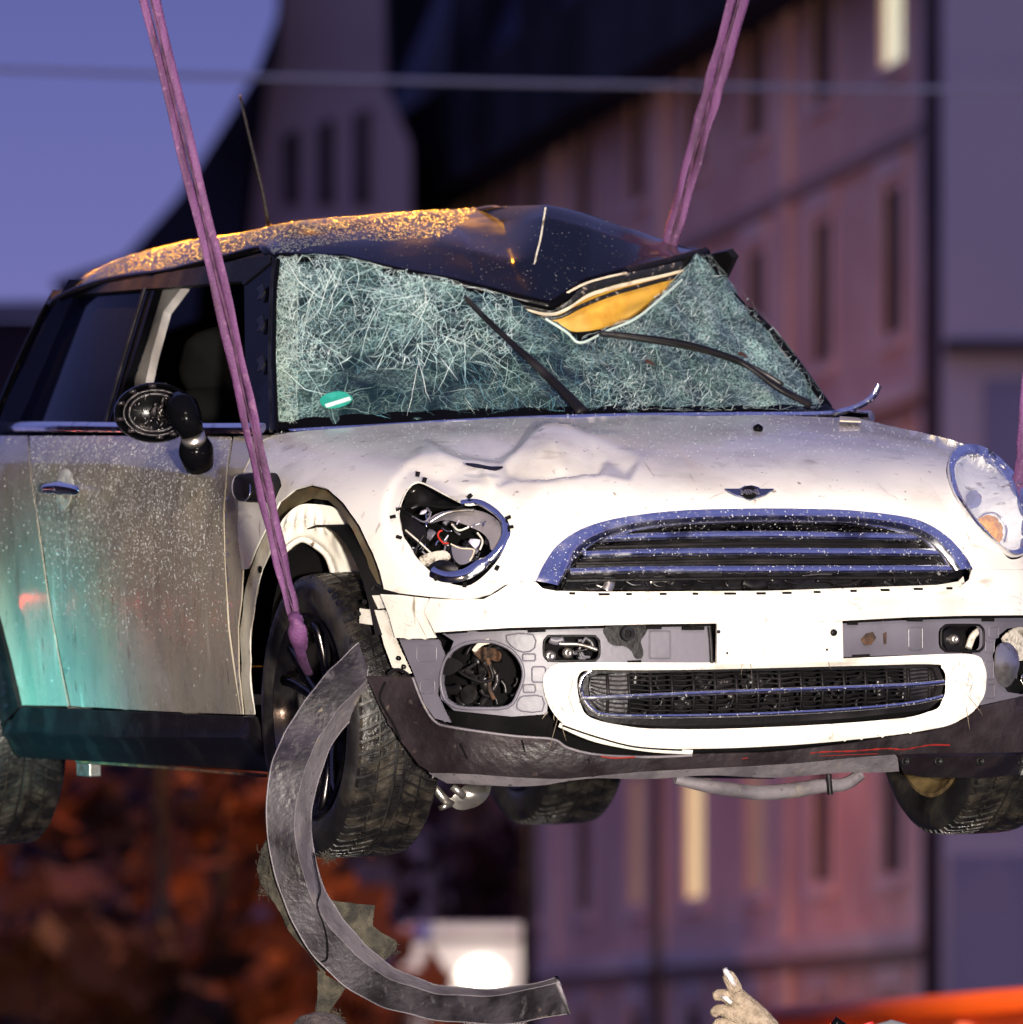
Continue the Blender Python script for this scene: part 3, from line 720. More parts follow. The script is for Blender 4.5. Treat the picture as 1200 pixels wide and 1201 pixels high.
ribbons(P1[::3], wds(P1[::3], 1.5), 'crack_white', 'crack_web', off=.014)
ribbons(P2 + P5, wds(P2 + P5, 1.1), 'crack_pale', 'crack_web')
ribbons(P3, wds(P3), 'crack_blue', 'crack_web')
ribbons(P4, wds(P4, .9), 'crack', 'crack_web')
ribbons(P4[::7], wds(P4[::7], 1.2), 'crack_white', 'crack_web', off=.014)
# green badge sticker, dead leaves on the glass
panel('sticker', [(375, 470), (381, 463), (395, 459), (408, 461), (414, 466), (409, 473), (396, 478), (382, 478)], inset(screen, -.016), 'sticker_green', CAR, h=3, thick=.001)
panel('sticker_print', [(381, 474), (410, 465), (412, 469), (383, 478)], inset(screen, -.018), 'sticker_white', CAR, h=3, thick=.0006, sm=False)
for (a, b) in ((762, 425), (871, 416)):
    panel('fallen_leaf', [(a - 5, b - 3), (a, b - 3), (a + 5, b + 1), (a + 6, b + 4), (a + 1, b + 1), (a - 3, b + 1)], inset(screen, -.018), 'leaf_brown', CAR, h=2, thick=.001)
# dark lower band of the glass
panel('cowl', [(322, 494), (400, 487), (520, 481), (700, 477), (860, 477), (968, 474), (985, 484), (900, 490), (700, 492), (500, 496), (330, 508)], inset(screen, -.010), 'gloss_black', CAR, h=6, sm=False, thick=.003, disp=lambda P, X: .003 * np.sin(P[:, 0] / 8))
# pillars
ap = panel('pillar_trim', [(290, 336), (322, 302), (328, 304), (324, 340), (323, 420), (326, 506), (290, 506), (291, 420)], side_glass, 'gloss_black', CAR, h=5, sm=False, off=.008, thick=.01)
for (y_, s_) in ((338, 1), (375, 1.1), (422, 1.2)):
    panel('pillar_vent', [(300, y_), (308, y_ - 6), (310, y_ + 4), (306, y_ + 12), (301, y_ + 14), (304, y_ + 5)], inset(side_glass, -.020), 'dark_metal', CAR, h=3, sm=False, thick=.004)
bar('pillar_edge', [(322, 303), (318, 340), (316, 420), (318, 506)], inset(side_glass, -.016), .004, 'dark_metal', CAR)
bar('pillar_trim', [(826, 298), (846, 326), (882, 366), (915, 400), (948, 444), (972, 478)], inset(screen, -.004), [.003] * 12 + [.011] * 19, 'gloss_black', CAR, flat=.8)
bp_ = panel('door_pillar', [(124, 503), (146, 420), (172, 336), (186, 334), (166, 400), (146, 460), (140, 503)], side_glass, 'gloss_black', CAR, h=5, sm=False, off=.006, thick=.02)
bar('pillar_edge', [(122, 503), (145, 420), (170, 338)], inset(side_glass, -.014), .005, 'dark_metal', CAR)
panel('inner_pillar', [(143, 462), (160, 400), (182, 342), (214, 336), (192, 365), (178, 415), (166, 470), (150, 480)], inset(side_glass, .06), 'pillar_grey', CAR, h=5, sm=False, thick=.02)
qg = panel('quarter_glass', [(-30, 503), (0, 462), (30, 400), (62, 350), (110, 341), (171, 333), (147, 418), (124, 503)], side_glass, 'side_glass', CAR, h=8, sm=False, thick=.004)
bar('rear_pillar', [(66, 344), (48, 375), (24, 425), (2, 478), (-14, 505)], side_glass, .012, 'gloss_black', CAR, off=.0)
door_top = panel('roof_rail', [(64, 352), (66, 344), (120, 336), (200, 322), (321, 301), (322, 310), (290, 336), (288, 332), (214, 338), (188, 340), (171, 341), (110, 346)], side_glass, 'black_plastic', CAR, h=5, sm=False, off=.012, thick=.015)
for o_ in (bp_, qg, door_top): mirror(o_, CAR)
panel('far_window', [(205, 372), (218, 345), (292, 332), (292, 362), (250, 368)], plane_x(.3), 'visor_glass', CAR, h=8, sm=False, thick=.004)
panel('far_trim', [(196, 420), (206, 370), (250, 366), (292, 362), (292, 425), (240, 420)], plane_x(.32), 'cabin_brown', CAR, h=8, sm=False, thick=.01)
# seats and cabin
def seat(x0):
    mb = MB()
    P = [(x0, 2.30, .42), (x0, 2.36, .7), (x0, 2.46, .98), (x0, 2.5, 1.04)]
    V, Fc = sweep(spline(P, 5), [.20] + [.235] * 5 + [.23] * 5 + [.20, .18, .15, .12, .06][:5], up=(0, 1, 0), ns=20, flat=.34); mb.add(V, Fc)
    V, Fc = sweep([(x0, 1.85, .46), (x0, 2.1, .44), (x0, 2.34, .42)], [.2, .24, .23], up=(0, 0, 1), ns=20, flat=.35); mb.add(V, Fc)
    o = mb.build('seat', 'seat_fabric', CAR)
    V, Fc = sweep(spline([(x0 - .01, 2.48, 1.02), (x0, 2.50, 1.10), (x0, 2.51, 1.17), (x0, 2.52, 1.20)], 4), [.10, .125, .14, .145, .145, .14, .135, .13, .12, .10, .07, .03, .01][:13], up=(0, 1, 0), ns=18, flat=.5)
    obj('headrest', V, Fc, 'seat_fabric', o)
M['gloss_black'].node_tree.nodes['Principled BSDF'].inputs['IOR'].default_value = 1.3
seat(-.36); seat(.36)
MB().box((0, 1.62, .80), (1.2, .40, .28)).build('dashboard', 'interior_black', CAR, bevel=.08)
V, Fc = lathe([(0, .17), (.012, .185), (0, .2), (-.012, .185), (0, .17)], 32)
MB().add([(.36 + y, 1.98 + x + z * .35, .88 + z) for x, y, z in V], Fc).build('steering_wheel', 'interior_black', CAR)
MB().box((0, 2.15, .38), (1.40, 2.6, .06)).build('floor_pan', 'interior_black', CAR, smooth=False)
MB().box((0, 2.85, .72), (1.2, .16, .62)).build('rear_bench', 'seat_fabric', CAR, bevel=.05)
MB().box((0, .98, .60), (1.40, .05, .50)).build('bulkhead', 'interior_black', CAR, smooth=False)
# rear end of the body
V = []; Fc = []
zz = [.22, .40, .60, .80, .93, 1.05, 1.2, 1.33]; yy = [3.50, 3.62, 3.64, 3.60, 3.56, 3.52, 3.44, 3.36]; ww = [.70, .73, .745, .73, .70, .66, .60, .55]
for k in range(8):
    for i in range(13):
        u = -1 + i / 6; V.append((u * ww[k], yy[k] - .16 * abs(u) ** 3, zz[k]))
for k in range(7):
    for i in range(12): Fc.append((k * 13 + i, k * 13 + i + 1, k * 13 + 14 + i, k * 13 + 13 + i))
obj('tailgate', V[:5 * 13], [f for f in Fc if max(f) < 65], 'white_paint', CAR)
obj('rear_window', [v for v in V[52:]], [tuple(i - 52 for i in f) for f in Fc if min(f) >= 52], 'side_glass', CAR)

# ---- roof: control rows from the header to the back edge, driven in at the right
hd = [(322, 300, 1.78), (400, 302, 1.68), (460, 316, 1.62), (533, 330, 1.57), (583, 342, 1.54), (617, 351, 1.52), (645, 357, 1.50), (688, 329, 1.55), (732, 317, 1.62), (778, 306, 1.70), (826, 293, 1.80)]
r1 = [(318, 296, 1.80), (398, 287, 1.76), (455, 285, 1.76), (512, 286, 1.74), (560, 296, 1.68), (600, 306, 1.64), (634, 306, 1.57), (688, 300, 1.60), (738, 300, 1.68), (784, 298, 1.78), (824, 293, 1.84)]
r2 = [(312, 290, 1.86), (385, 274, 1.86), (435, 268, 1.9), (495, 262, 1.94), (545, 262, 1.92), (590, 262, 1.90), (637, 254, 1.64), (690, 268, 1.66), (740, 284, 1.73), (784, 290, 1.88), (818, 293, 1.90)]
r3 = [(300, 291, 1.98), (340, 262, 2.0), (395, 255, 2.05), (450, 251, 2.1), (505, 247, 2.1), (560, 243, 2.08), (641, 240, 1.72), (690, 251, 1.76), (738, 267, 1.80), (780, 281, 1.98), (806, 292, 2.0)]
rows = [np.array([at_y(*q) for q in r]) for r in (hd, r1, r2, r3)]
xs = np.linspace(-1, 1, 11)
for y_, dz in ((2.35, 0.0), (2.7, -.004), (3.0, -.018), (3.2, -.034), (3.36, -.055)):
    wx = .575 - .02 * (y_ - 2.3) - .02 * max(0, y_ - 3.0)
    row = []
    for u in xs:
        z = 1.428 - .022 * abs(u) ** 2 - .075 * abs(u) ** 7 + dz
        row.append((u * wx, y_ - .08 * (u * u - 1) * (1 if y_ > 3.1 else 0), z))
    rows.append(np.array(row))
CTRL = np.array(rows)
def crease(P, n, k):
    L = np.concatenate([P[i] + (P[i + 1] - P[i]) * (np.arange(n) / n)[:, None] for i in range(len(P) - 1)] + [P[-1:]])
    return spline(P, n) * (1 - k) + L * k
mid = np.array([crease(r, 8, .97 if q < 4 else 0) for q, r in enumerate(CTRL)])                      # across
full = np.array([crease(mid[:, j], 10, .9 if j > 30 else 0) for j in range(mid.shape[1])]).transpose(1, 0, 2)
nr, nc = full.shape[:2]
full[..., 2] += .0015 * np.sin(full[..., 0] * 23) * np.sin(full[..., 1] * 17)
Fc = [(i * nc + j, i * nc + j + 1, (i + 1) * nc + j + 1, (i + 1) * nc + j) for i in range(nr - 1) for j in range(nc - 1)]
ro = obj('roof', full.reshape(-1, 3), Fc, 'roof_black', CAR, label='black roof crushed down in a deep V at the front'); solid(ro, .004)
T_ = []
for f in Fc: T_ += [(f[0], f[1], f[2]), (f[0], f[2], f[3])]
REG['roof'] = (full.reshape(-1, 3), np.array(T_))
V, Fc = sweep(mid[0][:65] + np.array([0, -.008, -.004]), .010, ns=8, flat=1.2); obj('header_edge', V, Fc, 'gloss_black', CAR)
V, Fc = sweep(mid[0][63:] + np.array([0, -.008, -.004]), .009, ns=8, flat=1.2); obj('header_edge', V, Fc, 'black_plastic', CAR)
gut = full[:, 0] + np.array([-.004, 0, -.006]); V, Fc = sweep(gut[::3], .011, ns=8, flat=.9); obj('roof_gutter', V, Fc, 'gloss_black', CAR)
gut = full[:, -1] + np.array([.004, 0, -.006]); V, Fc = sweep(gut[::3], .011, ns=8, flat=.9); obj('roof_gutter', V, Fc, 'gloss_black', CAR)
# torn header: sealant bands and the bare headliner behind
HB = lambda x, y, z: 1.50 + .30 * np.abs(x - .12) ** 1.0 - y
panel('headliner', [(640, 374), (668, 360), (700, 345), (740, 332), (775, 324), (799, 322), (796, 332), (775, 352), (742, 374), (712, 384), (680, 389), (664, 386)], inset(HB, .05), 'headliner', CAR, h=4, thick=.004, disp=lambda P, X: -.006 * np.sin(P[:, 0] / 11 + P[:, 1] / 7) + .006 * np.sin(P[:, 1] / 6), label='torn yellow headliner showing under the dent')
bar('header_band', [(580, 349), (617, 357), (645, 362), (665, 355), (690, 339), (730, 327), (775, 317), (800, 311)], inset(HB, .012), .0105, 'frit_band', CAR, flat=.4)
bar('header_seal', [(600, 353), (625, 364), (645, 368), (662, 363), (690, 346), (730, 334), (775, 323), (801, 316)], inset(HB, .016), .0055, 'seal_cream', CAR, flat=.5)
bar('header_lip', [(648, 355), (668, 342), (688, 332), (712, 325), (735, 320)], inset(HB, .004), .003, 'seal_cream', CAR)
bar('header_band', [(628, 372), (655, 372), (680, 360), (715, 346), (760, 333), (798, 323)], inset(HB, .03), .005, 'frit_band', CAR)
bar('glass_edge', [(640, 374), (664, 389), (681, 402), (712, 388), (745, 374), (775, 350), (800, 328)], inset(screen, -.012), .003, 'crack_pale', CAR)
panel('header_gap', [(560, 345), (640, 350), (700, 330), (815, 300), (800, 345), (745, 380), (712, 396), (690, 400), (678, 404), (640, 385)], inset(HB, .12), 'interior_black', CAR, h=8, thick=.01)
bar('roof_scratch', [(640, 243), (637, 262), (634, 280), (629, 300), (627, 312)], lambda x, y, z: .0 * x + 1.58 - y, .0022, 'foam_white', CAR, flat=.5)
# antenna
P = [at_y(316, 268, 2.9), at_y(308, 225, 2.9), at_y(296, 175, 2.9), at_y(281, 112, 2.9)]
V, Fc = sweep(spline(P, 5), np.linspace(.006, .0028, 16), ns=7); obj('aerial', V, Fc, 'black_plastic', CAR)
V, Fc = sweep([P[0] - (P[1] - P[0]) * .1, P[0], P[0] + (P[1] - P[0]) * .12], [.016, .014, .006], ns=10); obj('aerial_base', V, Fc, 'black_plastic', CAR)

# ---- wipers
def wiper(path, radii, blade, off):
    X, N_ = hit(inset(screen, -off), spline(path, 6))
    V, Fc = sweep(X, np.interp(np.linspace(0, 1, len(X)), np.linspace(0, 1, len(radii)), radii), up=N_, flat=.55)
    o = obj('wiper_arm', V, Fc, 'black_plastic', CAR)
    X, N_ = hit(inset(screen, -off + .008), spline(blade, 6)); V, Fc = sweep(X, .0055, up=N_, flat=1.4); obj('wiper_blade', V, Fc, 'rubber', o)
wiper([(684, 484), (660, 458), (628, 427), (600, 402), (566, 368)], [.018, .013, .011, .008, .004], [(650, 452), (615, 415), (580, 384), (547, 350)], .05)
wiper([(950, 474), (915, 456), (884, 434), (860, 420), (800, 402), (720, 390)], [.014, .013, .009, .010, .009, .004], [(918, 452), (880, 430), (830, 412), (770, 400), (704, 391)], .05)

# ---- headlight, right: chrome ring, lens, reflector, lamps
loft('headlight_ring', HR_OUT, HR_IN, S, [(0, -.01), (0, .008), (.12, .014), (.6, .010), (.9, .003), (1, -.004), (1, -.03)], 'chrome', CAR, n=110, closed=True)
panel('headlight_reflector', HR_IN, S, 'reflector', CAR, h=3.5, thick=0, disp=lambda P, X: -.06 * np.clip(dist_poly(np.array(HR_IN, float), P) / 26, 0, 1) ** .6)
panel('headlight_lens', HR_IN, inset(S, -.004), 'clear_cover', CAR, h=4, thick=.003, disp=lambda P, X: .012 * np.clip(dist_poly(np.array(HR_IN, float), P) / 30, 0, 1) ** .5)
panel('turn_signal', [(1147, 612), (1155, 604), (1166, 603), (1175, 610), (1179, 622), (1176, 634), (1168, 638), (1158, 628)], S, 'amber_lens', CAR, h=3, thick=0, off=-.008, disp=lambda P, X: .012 * np.clip(dist_poly(np.array([(1147, 612), (1155, 604), (1166, 603), (1175, 610), (1179, 622), (1176, 634), (1168, 638), (1158, 628)], float), P) / 14, 0, 1) ** .5)
bar('lamp_rim', [(1146, 612), (1155, 603), (1167, 602), (1176, 610), (1181, 622), (1178, 636)], inset(S, .018), .0022, 'chrome', CAR, n=5)
panel('bulb_cover', [(1137, 574), (1144, 568), (1152, 571), (1156, 580), (1152, 589), (1144, 591), (1138, 585)], S, 'chrome', CAR, h=2.5, thick=0, off=-.018, disp=lambda P, X: .016 * np.clip(dist_poly(np.array([(1137, 574), (1144, 568), (1152, 571), (1156, 580), (1152, 589), (1144, 591), (1138, 585)], float), P) / 9, 0, 1) ** .6)

# ---- headlight, left: empty shell full of broken parts
panel('headlight_cavity', [(455, 555), (560, 570), (612, 610), (600, 680), (540, 700), (480, 680), (452, 630)], inset(S, .17), 'interior_black', CAR, h=10, thick=.01)
# cavity wall: skirt running inwards from the opening
Hc = resample(spline(HL, 4, True), 5); A, N_ = hit(S, Hc); B = A + np.array([0, .16, 0]) - N_ * .01
n = len(A); V = list(A - N_ * .008) + list(B); obj('headlight_bucket', V, [(i, (i + 1) % n, n + (i + 1) % n, n + i) for i in range(n)], 'gloss_black', CAR)
# shell pieces
panel('lamp_housing', [(478, 566), (500, 566), (524, 577), (545, 590), (538, 600), (520, 592), (500, 584), (482, 586), (471, 602), (467, 596), (470, 582)], inset(S, .02), 'dark_metal', CAR, h=3.5, thick=.004, disp=lambda P, X: -.02 * np.sin(P[:, 1] / 9))
panel('lamp_housing', [(466, 604), (474, 600), (490, 612), (500, 622), (496, 640), (484, 634), (472, 622)], inset(S, .035), 'black_plastic', CAR, h=3.5, thick=.004)
refl = [(500, 610), (515, 600), (535, 596), (556, 596), (574, 602), (588, 614), (592, 628), (586, 640), (576, 644), (572, 630), (560, 616), (540, 608), (520, 607), (505, 612)]
panel('torn_reflector', refl, inset(S, .035), 'grey_trim_light', CAR, h=3, thick=.002, disp=lambda P, X: -.03 * g2(P, 545, 625, 30, 22))
bar('lamp_ring', [(541, 590), (560, 589), (577, 597), (590, 609), (595, 622), (591, 637), (580, 652), (562, 665), (545, 675), (525, 677), (508, 671)], inset(S, .012), [.008] * 20 + [.011] * 20 + [.015] * 21, 'chrome', CAR, flat=.8)
bar('lamp_ring', [(505, 612), (520, 603), (537, 599), (556, 599)], inset(S, .025), .004, 'bright_metal', CAR)
panel('lamp_shard', [(530, 640), (540, 641), (556, 646), (552, 658), (540, 662), (532, 654)], inset(S, .03), 'grey_plastic', CAR, h=3, thick=.002)
bar('shard_edge', [(529, 638), (540, 643), (556, 645), (551, 658)], inset(S, .027), .0016, 'seal_cream', CAR)
panel('lamp_shard', [(492, 654), (505, 648), (522, 646), (528, 654), (516, 662), (500, 664)], inset(S, .02), 'foam_white', CAR, h=3, thick=.002)
panel('lamp_shard', [(503, 665), (516, 657), (530, 660), (538, 668), (528, 674), (512, 673)], inset(S, .012), 'dark_metal', CAR, h=3, thick=.002, disp=lambda P, X: .012 * g2(P, 522, 666, 14, 7))
bar('wire', [(517, 634), (514, 629), (515, 624), (519, 622)], inset(S, .03), .0018, 'red_wire', CAR)
bar('wire', [(515, 631), (520, 637), (526, 637)], inset(S, .03), .0018, 'red_wire', CAR)
for pth in ([(470, 598), (480, 603), (492, 612)], [(476, 622), (490, 634), (505, 648)], [(487, 652), (490, 640), (497, 628)], [(501, 596), (505, 603), (498, 612), (484, 606)], [(560, 625), (566, 634), (563, 645)], [(530, 615), (538, 622), (550, 618)]):
    bar('wire', pth, inset(S, .03), .0022, random.choice(['bare_white', 'black_plastic', 'grey_plastic']), CAR)
for (a, b, an) in ((490, 556, 80), (498, 563, 70), (551, 582, 40), (596, 607, 20), (599, 618, 10), (461, 606, 10), (468, 630, -20), (583, 666, 60), (545, 686, 85), (511, 678, -60)):
    X, N_ = hit(inset(S, -.001), [(a, b)]); c_, s_ = math.cos(rad(an)), math.sin(rad(an))
    MB().box(X[0], (.011, .008, .007), np.array([[c_, 0, -s_], [0, 1, 0], [s_, 0, c_]])).build('clip', 'interior_black', CAR, smooth=False)
def clutter(poly, n, surf, d0, d1, mats, seed, rr=(.0015, .006), L=(6, 22)):
    r_ = random.Random(seed); Pn = np.array(poly, float); x0, y0 = Pn.min(0); x1, y1 = Pn.max(0); mb = {m: MB() for m in mats}
    k = 0
    while k < n:
        p = np.array([r_.uniform(x0, x1), r_.uniform(y0, y1)])
        if not inside(Pn, p[None])[0]: continue
        a = r_.uniform(0, 6.28); l = r_.uniform(*L); q = p + l * np.array([math.cos(a), math.sin(a)]); q2 = (p + q) / 2 + r_.uniform(-.25, .25) * l * np.array([-math.sin(a), math.cos(a)])
        if not inside(Pn, q[None])[0]: continue
        k += 1; m = r_.choice(mats); X, N_ = hit(inset(surf, r_.uniform(d0, d1)), spline([p, q2, q], 4))
        if r_.random() < .35: mb[m].tube(X, r_.uniform(.006, .014), up=N_, ns=6, flat=.2)
        else: mb[m].tube(X, r_.uniform(*rr), up=N_, ns=6)
    for m in dict.fromkeys(mats): mb[m].build('debris', m, CAR, kind='stuff')
clutter(HL, 46, S, .05, .13, ['dark_metal', 'black_plastic', 'grey_plastic', 'mirror_guts'], 3)
clutter(HL, 26, S, .03, .08, ['bright_metal', 'lens_grey', 'chrome'], 21, rr=(.0008, .003), L=(4, 16))

# ---- bumper
BT = [(506, 702), (540, 704), (568, 703), (583, 695), (600, 684), (628, 683), (638, 692), (652, 697), (700, 698), (800, 698), (900, 697), (1000, 694), (1100, 690), (1126, 688), (1136, 680), (1139, 669), (1180, 669), (1222, 669)]
BB = [(1224, 722), (1130, 723), (1060, 725), (985, 729), (910, 731), (835, 732), (760, 733), (680, 735), (600, 737), (514, 742), (508, 730), (502, 718)]
panel('bumper', BT + BB, S, 'white_paint', CAR, h=6, sm=False, off=.004, thick=.004, reg='bump', disp=lambda P, X: .010 * np.clip((P[:, 1] - 700) / 12, 0, 1) - .006 * g2(P, 545, 712, 30, 10))
panel('bumper_corner', [(448, 697), (470, 698), (504, 702), (500, 718), (505, 732), (513, 748), (490, 749), (465, 748), (458, 722)], S, 'white_paint', CAR, h=5, sm=False, off=.005, thick=.004, label='broken bumper corner')
panel('plate_mount', [(838, 733), (983, 730), (984, 775), (837, 779)], S, 'white_paint', CAR, h=6, sm=False, off=.022, thick=.01)
for (a, b, r_) in ((843, 741, 2.2), (853, 766, 1.4), (970, 762, 1.4), (978, 742, 4.2)):
    X, N_ = hit(inset(S, -.0225), [(a, b)])
    V, Fc = lathe([(-.001, r_ * .0019), (.0015, r_ * .0018), (.0015, .0001)], 12); mb = MB(); mb.add([(X[0][0] + y, X[0][1] - x, X[0][2] + z) for x, y, z in V], Fc).build('screw_hole', 'black_plastic', CAR)
FOG = [(569, 752), (585, 755), (600, 763), (611, 777), (614, 793), (608, 812), (596, 829), (560, 831), (536, 829), (522, 820), (517, 802), (519, 783), (528, 766), (545, 755)]
def rrect(x0, y0, x1, y1, r):
    P = []
    for cx_, cy_, a0 in ((x1 - r, y0 + r, -90), (x1 - r, y1 - r, 0), (x0 + r, y1 - r, 90), (x0 + r, y0 + r, 180)):
        for k in range(4): a = rad(a0 + 30 * k); P.append((cx_ + r * math.cos(a), cy_ + r * math.sin(a)))
    return P
SLOT1 = rrect(638, 746, 703, 775, 9); SLOT2 = rrect(1104, 733, 1154, 764, 9)
FOGR = [(1172, 748), (1186, 737), (1205, 735), (1222, 745), (1226, 775), (1222, 800), (1205, 815), (1186, 812), (1174, 795), (1168, 770)]
panel('lower_fascia', [(516, 743), (600, 739), (680, 737), (760, 735), (836, 734), (836, 778), (700, 779), (660, 782), (644, 795), (642, 838), (600, 841), (530, 834), (514, 820), (512, 800), (522, 772), (530, 752)], S, 'grey_plastic', CAR, holes=[FOG, SLOT1], h=5, sm=False, hsm=False, off=-.010, thick=.004)
panel('lower_fascia', [(466, 750), (512, 750), (520, 768), (513, 790), (511, 815), (520, 834), (527, 848), (508, 843), (496, 826), (483, 790)], S, 'grey_plastic', CAR, h=4, sm=False, off=-.006, thick=.004, label='split grey fascia corner')
panel('lower_fascia', [(985, 731), (1060, 727), (1130, 725), (1224, 724), (1224, 812), (1148, 829), (1154, 800), (1152, 776), (1140, 768), (1040, 769), (985, 771)], S, 'grey_plastic', CAR, holes=[SLOT2, FOGR], h=5, sm=False, hsm=False, off=-.010, thick=.004)
# pressed outlines on the grey fascia
FS = inset(S, .007)
for pp in (rrect(489, 757, 512, 776, 4), rrect(493, 797, 510, 813, 4), [(594, 745), (625, 744), (627, 760), (614, 765), (600, 758)], rrect(613, 767, 628, 775, 2), rrect(624, 782, 640, 800, 3), rrect(614, 803, 628, 812, 2), [(610, 818), (620, 816), (636, 817), (636, 834), (612, 834), (606, 828)],
           rrect(1066, 735, 1082, 762, 4), rrect(1160, 735, 1171, 748, 2), rrect(1156, 752, 1166, 765, 2), rrect(1153, 802, 1166, 818, 2), rrect(1155, 775, 1165, 796, 2), rrect(762, 740, 786, 772, 2)):
    bar('moulded_rib', pp, FS, .0018, 'grey_plastic', CAR, closed=True, n=2, ns=6)
bar('fog_rim', FOG, inset(S, .008), .004, 'grey_plastic', CAR, closed=True, n=3)
bar('slot_rim', SLOT1, inset(S, .008), .003, 'black_plastic', CAR, closed=True, n=2)
bar('slot_rim', SLOT2, inset(S, .008), .003, 'black_plastic', CAR, closed=True, n=2)
panel('engine_bay', [(490, 700), (600, 690), (1225, 650), (1230, 870), (700, 895), (530, 850), (500, 790)], inset(S, .20), 'interior_black', CAR, h=20, thick=.01, sm=False)
clutter(FOG, 34, S, .06, .15, ['black_plastic', 'dark_metal', 'mirror_guts'], 5)
clutter(SLOT1, 9, S, .05, .10, ['dark_metal', 'grey_plastic'], 6, L=(8, 20))
clutter(FOGR, 12, S, .06, .12, ['bright_metal', 'black_plastic'], 8)
panel('rusty_bracket', [(556, 763), (572, 759), (586, 766), (583, 776), (574, 774), (570, 780), (561, 774)], inset(S, .08), 'rust_dark', CAR, h=3, thick=.004, disp=lambda P, X: .01 * np.sin(P[:, 0] / 3))
bar('harness', [(522, 790), (528, 777), (534, 783), (545, 792), (565, 800), (578, 795), (574, 780)], inset(S, .03), .0035, 'black_plastic', CAR)
panel('clip', [(524, 774), (532, 772), (543, 779), (538, 786), (527, 792), (520, 790)], inset(S, .0), 'black_plastic', CAR, h=3, thick=.008)
bar('white_tab', [(556, 764), (564, 755), (574, 752)], inset(S, .01), .006, 'foam_white', CAR, flat=.4)
panel('lamp_lens', [(540, 812), (548, 804), (556, 806), (560, 814), (554, 824), (544, 824)], inset(S, .05), 'dark_metal', CAR, h=3, thick=.002)
bar('harness', [(572, 772), (576, 790), (574, 806), (580, 820)], inset(S, .06), .005, 'rust_dark', CAR)
# slot contents
for (a, b, r_) in ((646, 770, 7), (667, 766, 6)):
    X, _ = hit(inset(S, .04), [(a, b)])
    V, Fc = lathe([(.0, .001), (.004, r_ * .001), (.0, r_ * .0018), (-.01, r_ * .0019)], 16); MB().add([(X[0][0] + y, X[0][1] - x, X[0][2] + z) for x, y, z in V], Fc).build('bolt', 'bright_metal', CAR)
bar('beam_edge', [(656, 755), (680, 756), (700, 762)], inset(S, .04), .005, 'bright_metal', CAR)
panel('crash_beam', [(1108, 740), (1130, 738), (1132, 762), (1112, 763)], inset(S, .05), 'dark_metal', CAR, h=5, thick=.01)
bar('beam_edge', [(1136, 760), (1142, 745), (1152, 738)], inset(S, .04), .008, 'bare_white', CAR)
X, _ = hit(inset(S, .04), [(1120, 750)]); V, Fc = lathe([(.0, .001), (.006, .006), (.0, .010), (-.01, .012)], 16); MB().add([(X[0][0] + y, X[0][1] - x, X[0][2] + z) for x, y, z in V], Fc).build('bolt', 'bright_metal', CAR)
# sensor
sens = [(711, 735), (757, 733), (758, 742), (752, 752), (755, 764), (753, 772), (746, 772), (742, 764), (733, 758), (720, 757), (713, 750)]
panel('tow_eye_cap', sens, S, 'black_plastic', CAR, h=3, off=-.002, thick=.012)
X, N_ = hit(inset(S, -.004), [(736, 743)])
for r_, d_, m_ in ((.017, .006, 'dark_metal'), (.010, .010, 'black_plastic')):
    V, Fc = lathe([(-.004, r_), (d_, r_ * .9), (d_, r_ * .55), (d_ - .006, r_ * .5), (d_ - .006, .0002)], 20); autosmooth(MB().add([(X[0][0] + y, X[0][1] - x, X[0][2] + z) for x, y, z in V], Fc).build('sensor', m_, CAR))
# fog lamp hanging, right
panel('fog_lamp', [(1166, 766), (1171, 755), (1181, 754), (1190, 764), (1193, 778), (1188, 794), (1178, 806), (1170, 800), (1165, 785)], S, 'bright_metal', CAR, h=3, off=.004, thick=.006, disp=lambda P, X: .014 * g2(P, 1178, 780, 12, 22))
panel('fog_bezel', [(1176, 750), (1190, 737), (1206, 736), (1212, 750), (1203, 770), (1196, 775), (1190, 762)], inset(S, .02), 'foam_white', CAR, h=3, thick=.004)
# dark slits and clips under the white bumper edge
for (a, b, c_, d_) in ((524, 742, 548, 740), (619, 740, 640, 739), (758, 736, 776, 736), (800, 737, 826, 737), (1064, 727, 1082, 727), (994, 731, 1006, 731), (1152, 727, 1166, 727), (736, 777, 752, 776), (658, 781, 676, 780), (1130, 766, 1140, 767), (1000, 770, 1020, 769)):
    bar('slit', [(a, b), (c_, d_)], inset(S, -.002 if b < 760 else .004), .004, 'interior_black', CAR, flat=.5, n=2)
bar('plate_frame', [(832, 735), (834, 756), (835, 778)], inset(S, -.004), .004, 'black_plastic', CAR, n=3)
bar('plate_frame', [(986, 732), (986, 752), (987, 771)], inset(S, -.004), .004, 'black_plastic', CAR, n=3)
panel('torn_sticker', [(1010, 750), (1016, 743), (1024, 741), (1028, 748), (1022, 756), (1014, 757)], inset(S, .004), 'rust_dark', CAR, h=3, thick=.0008, sm=False)
panel('torn_sticker', [(1036, 743), (1040, 741), (1040, 755), (1037, 756)], inset(S, .004), 'rust_dark', CAR, h=3, thick=.0008, sm=False)
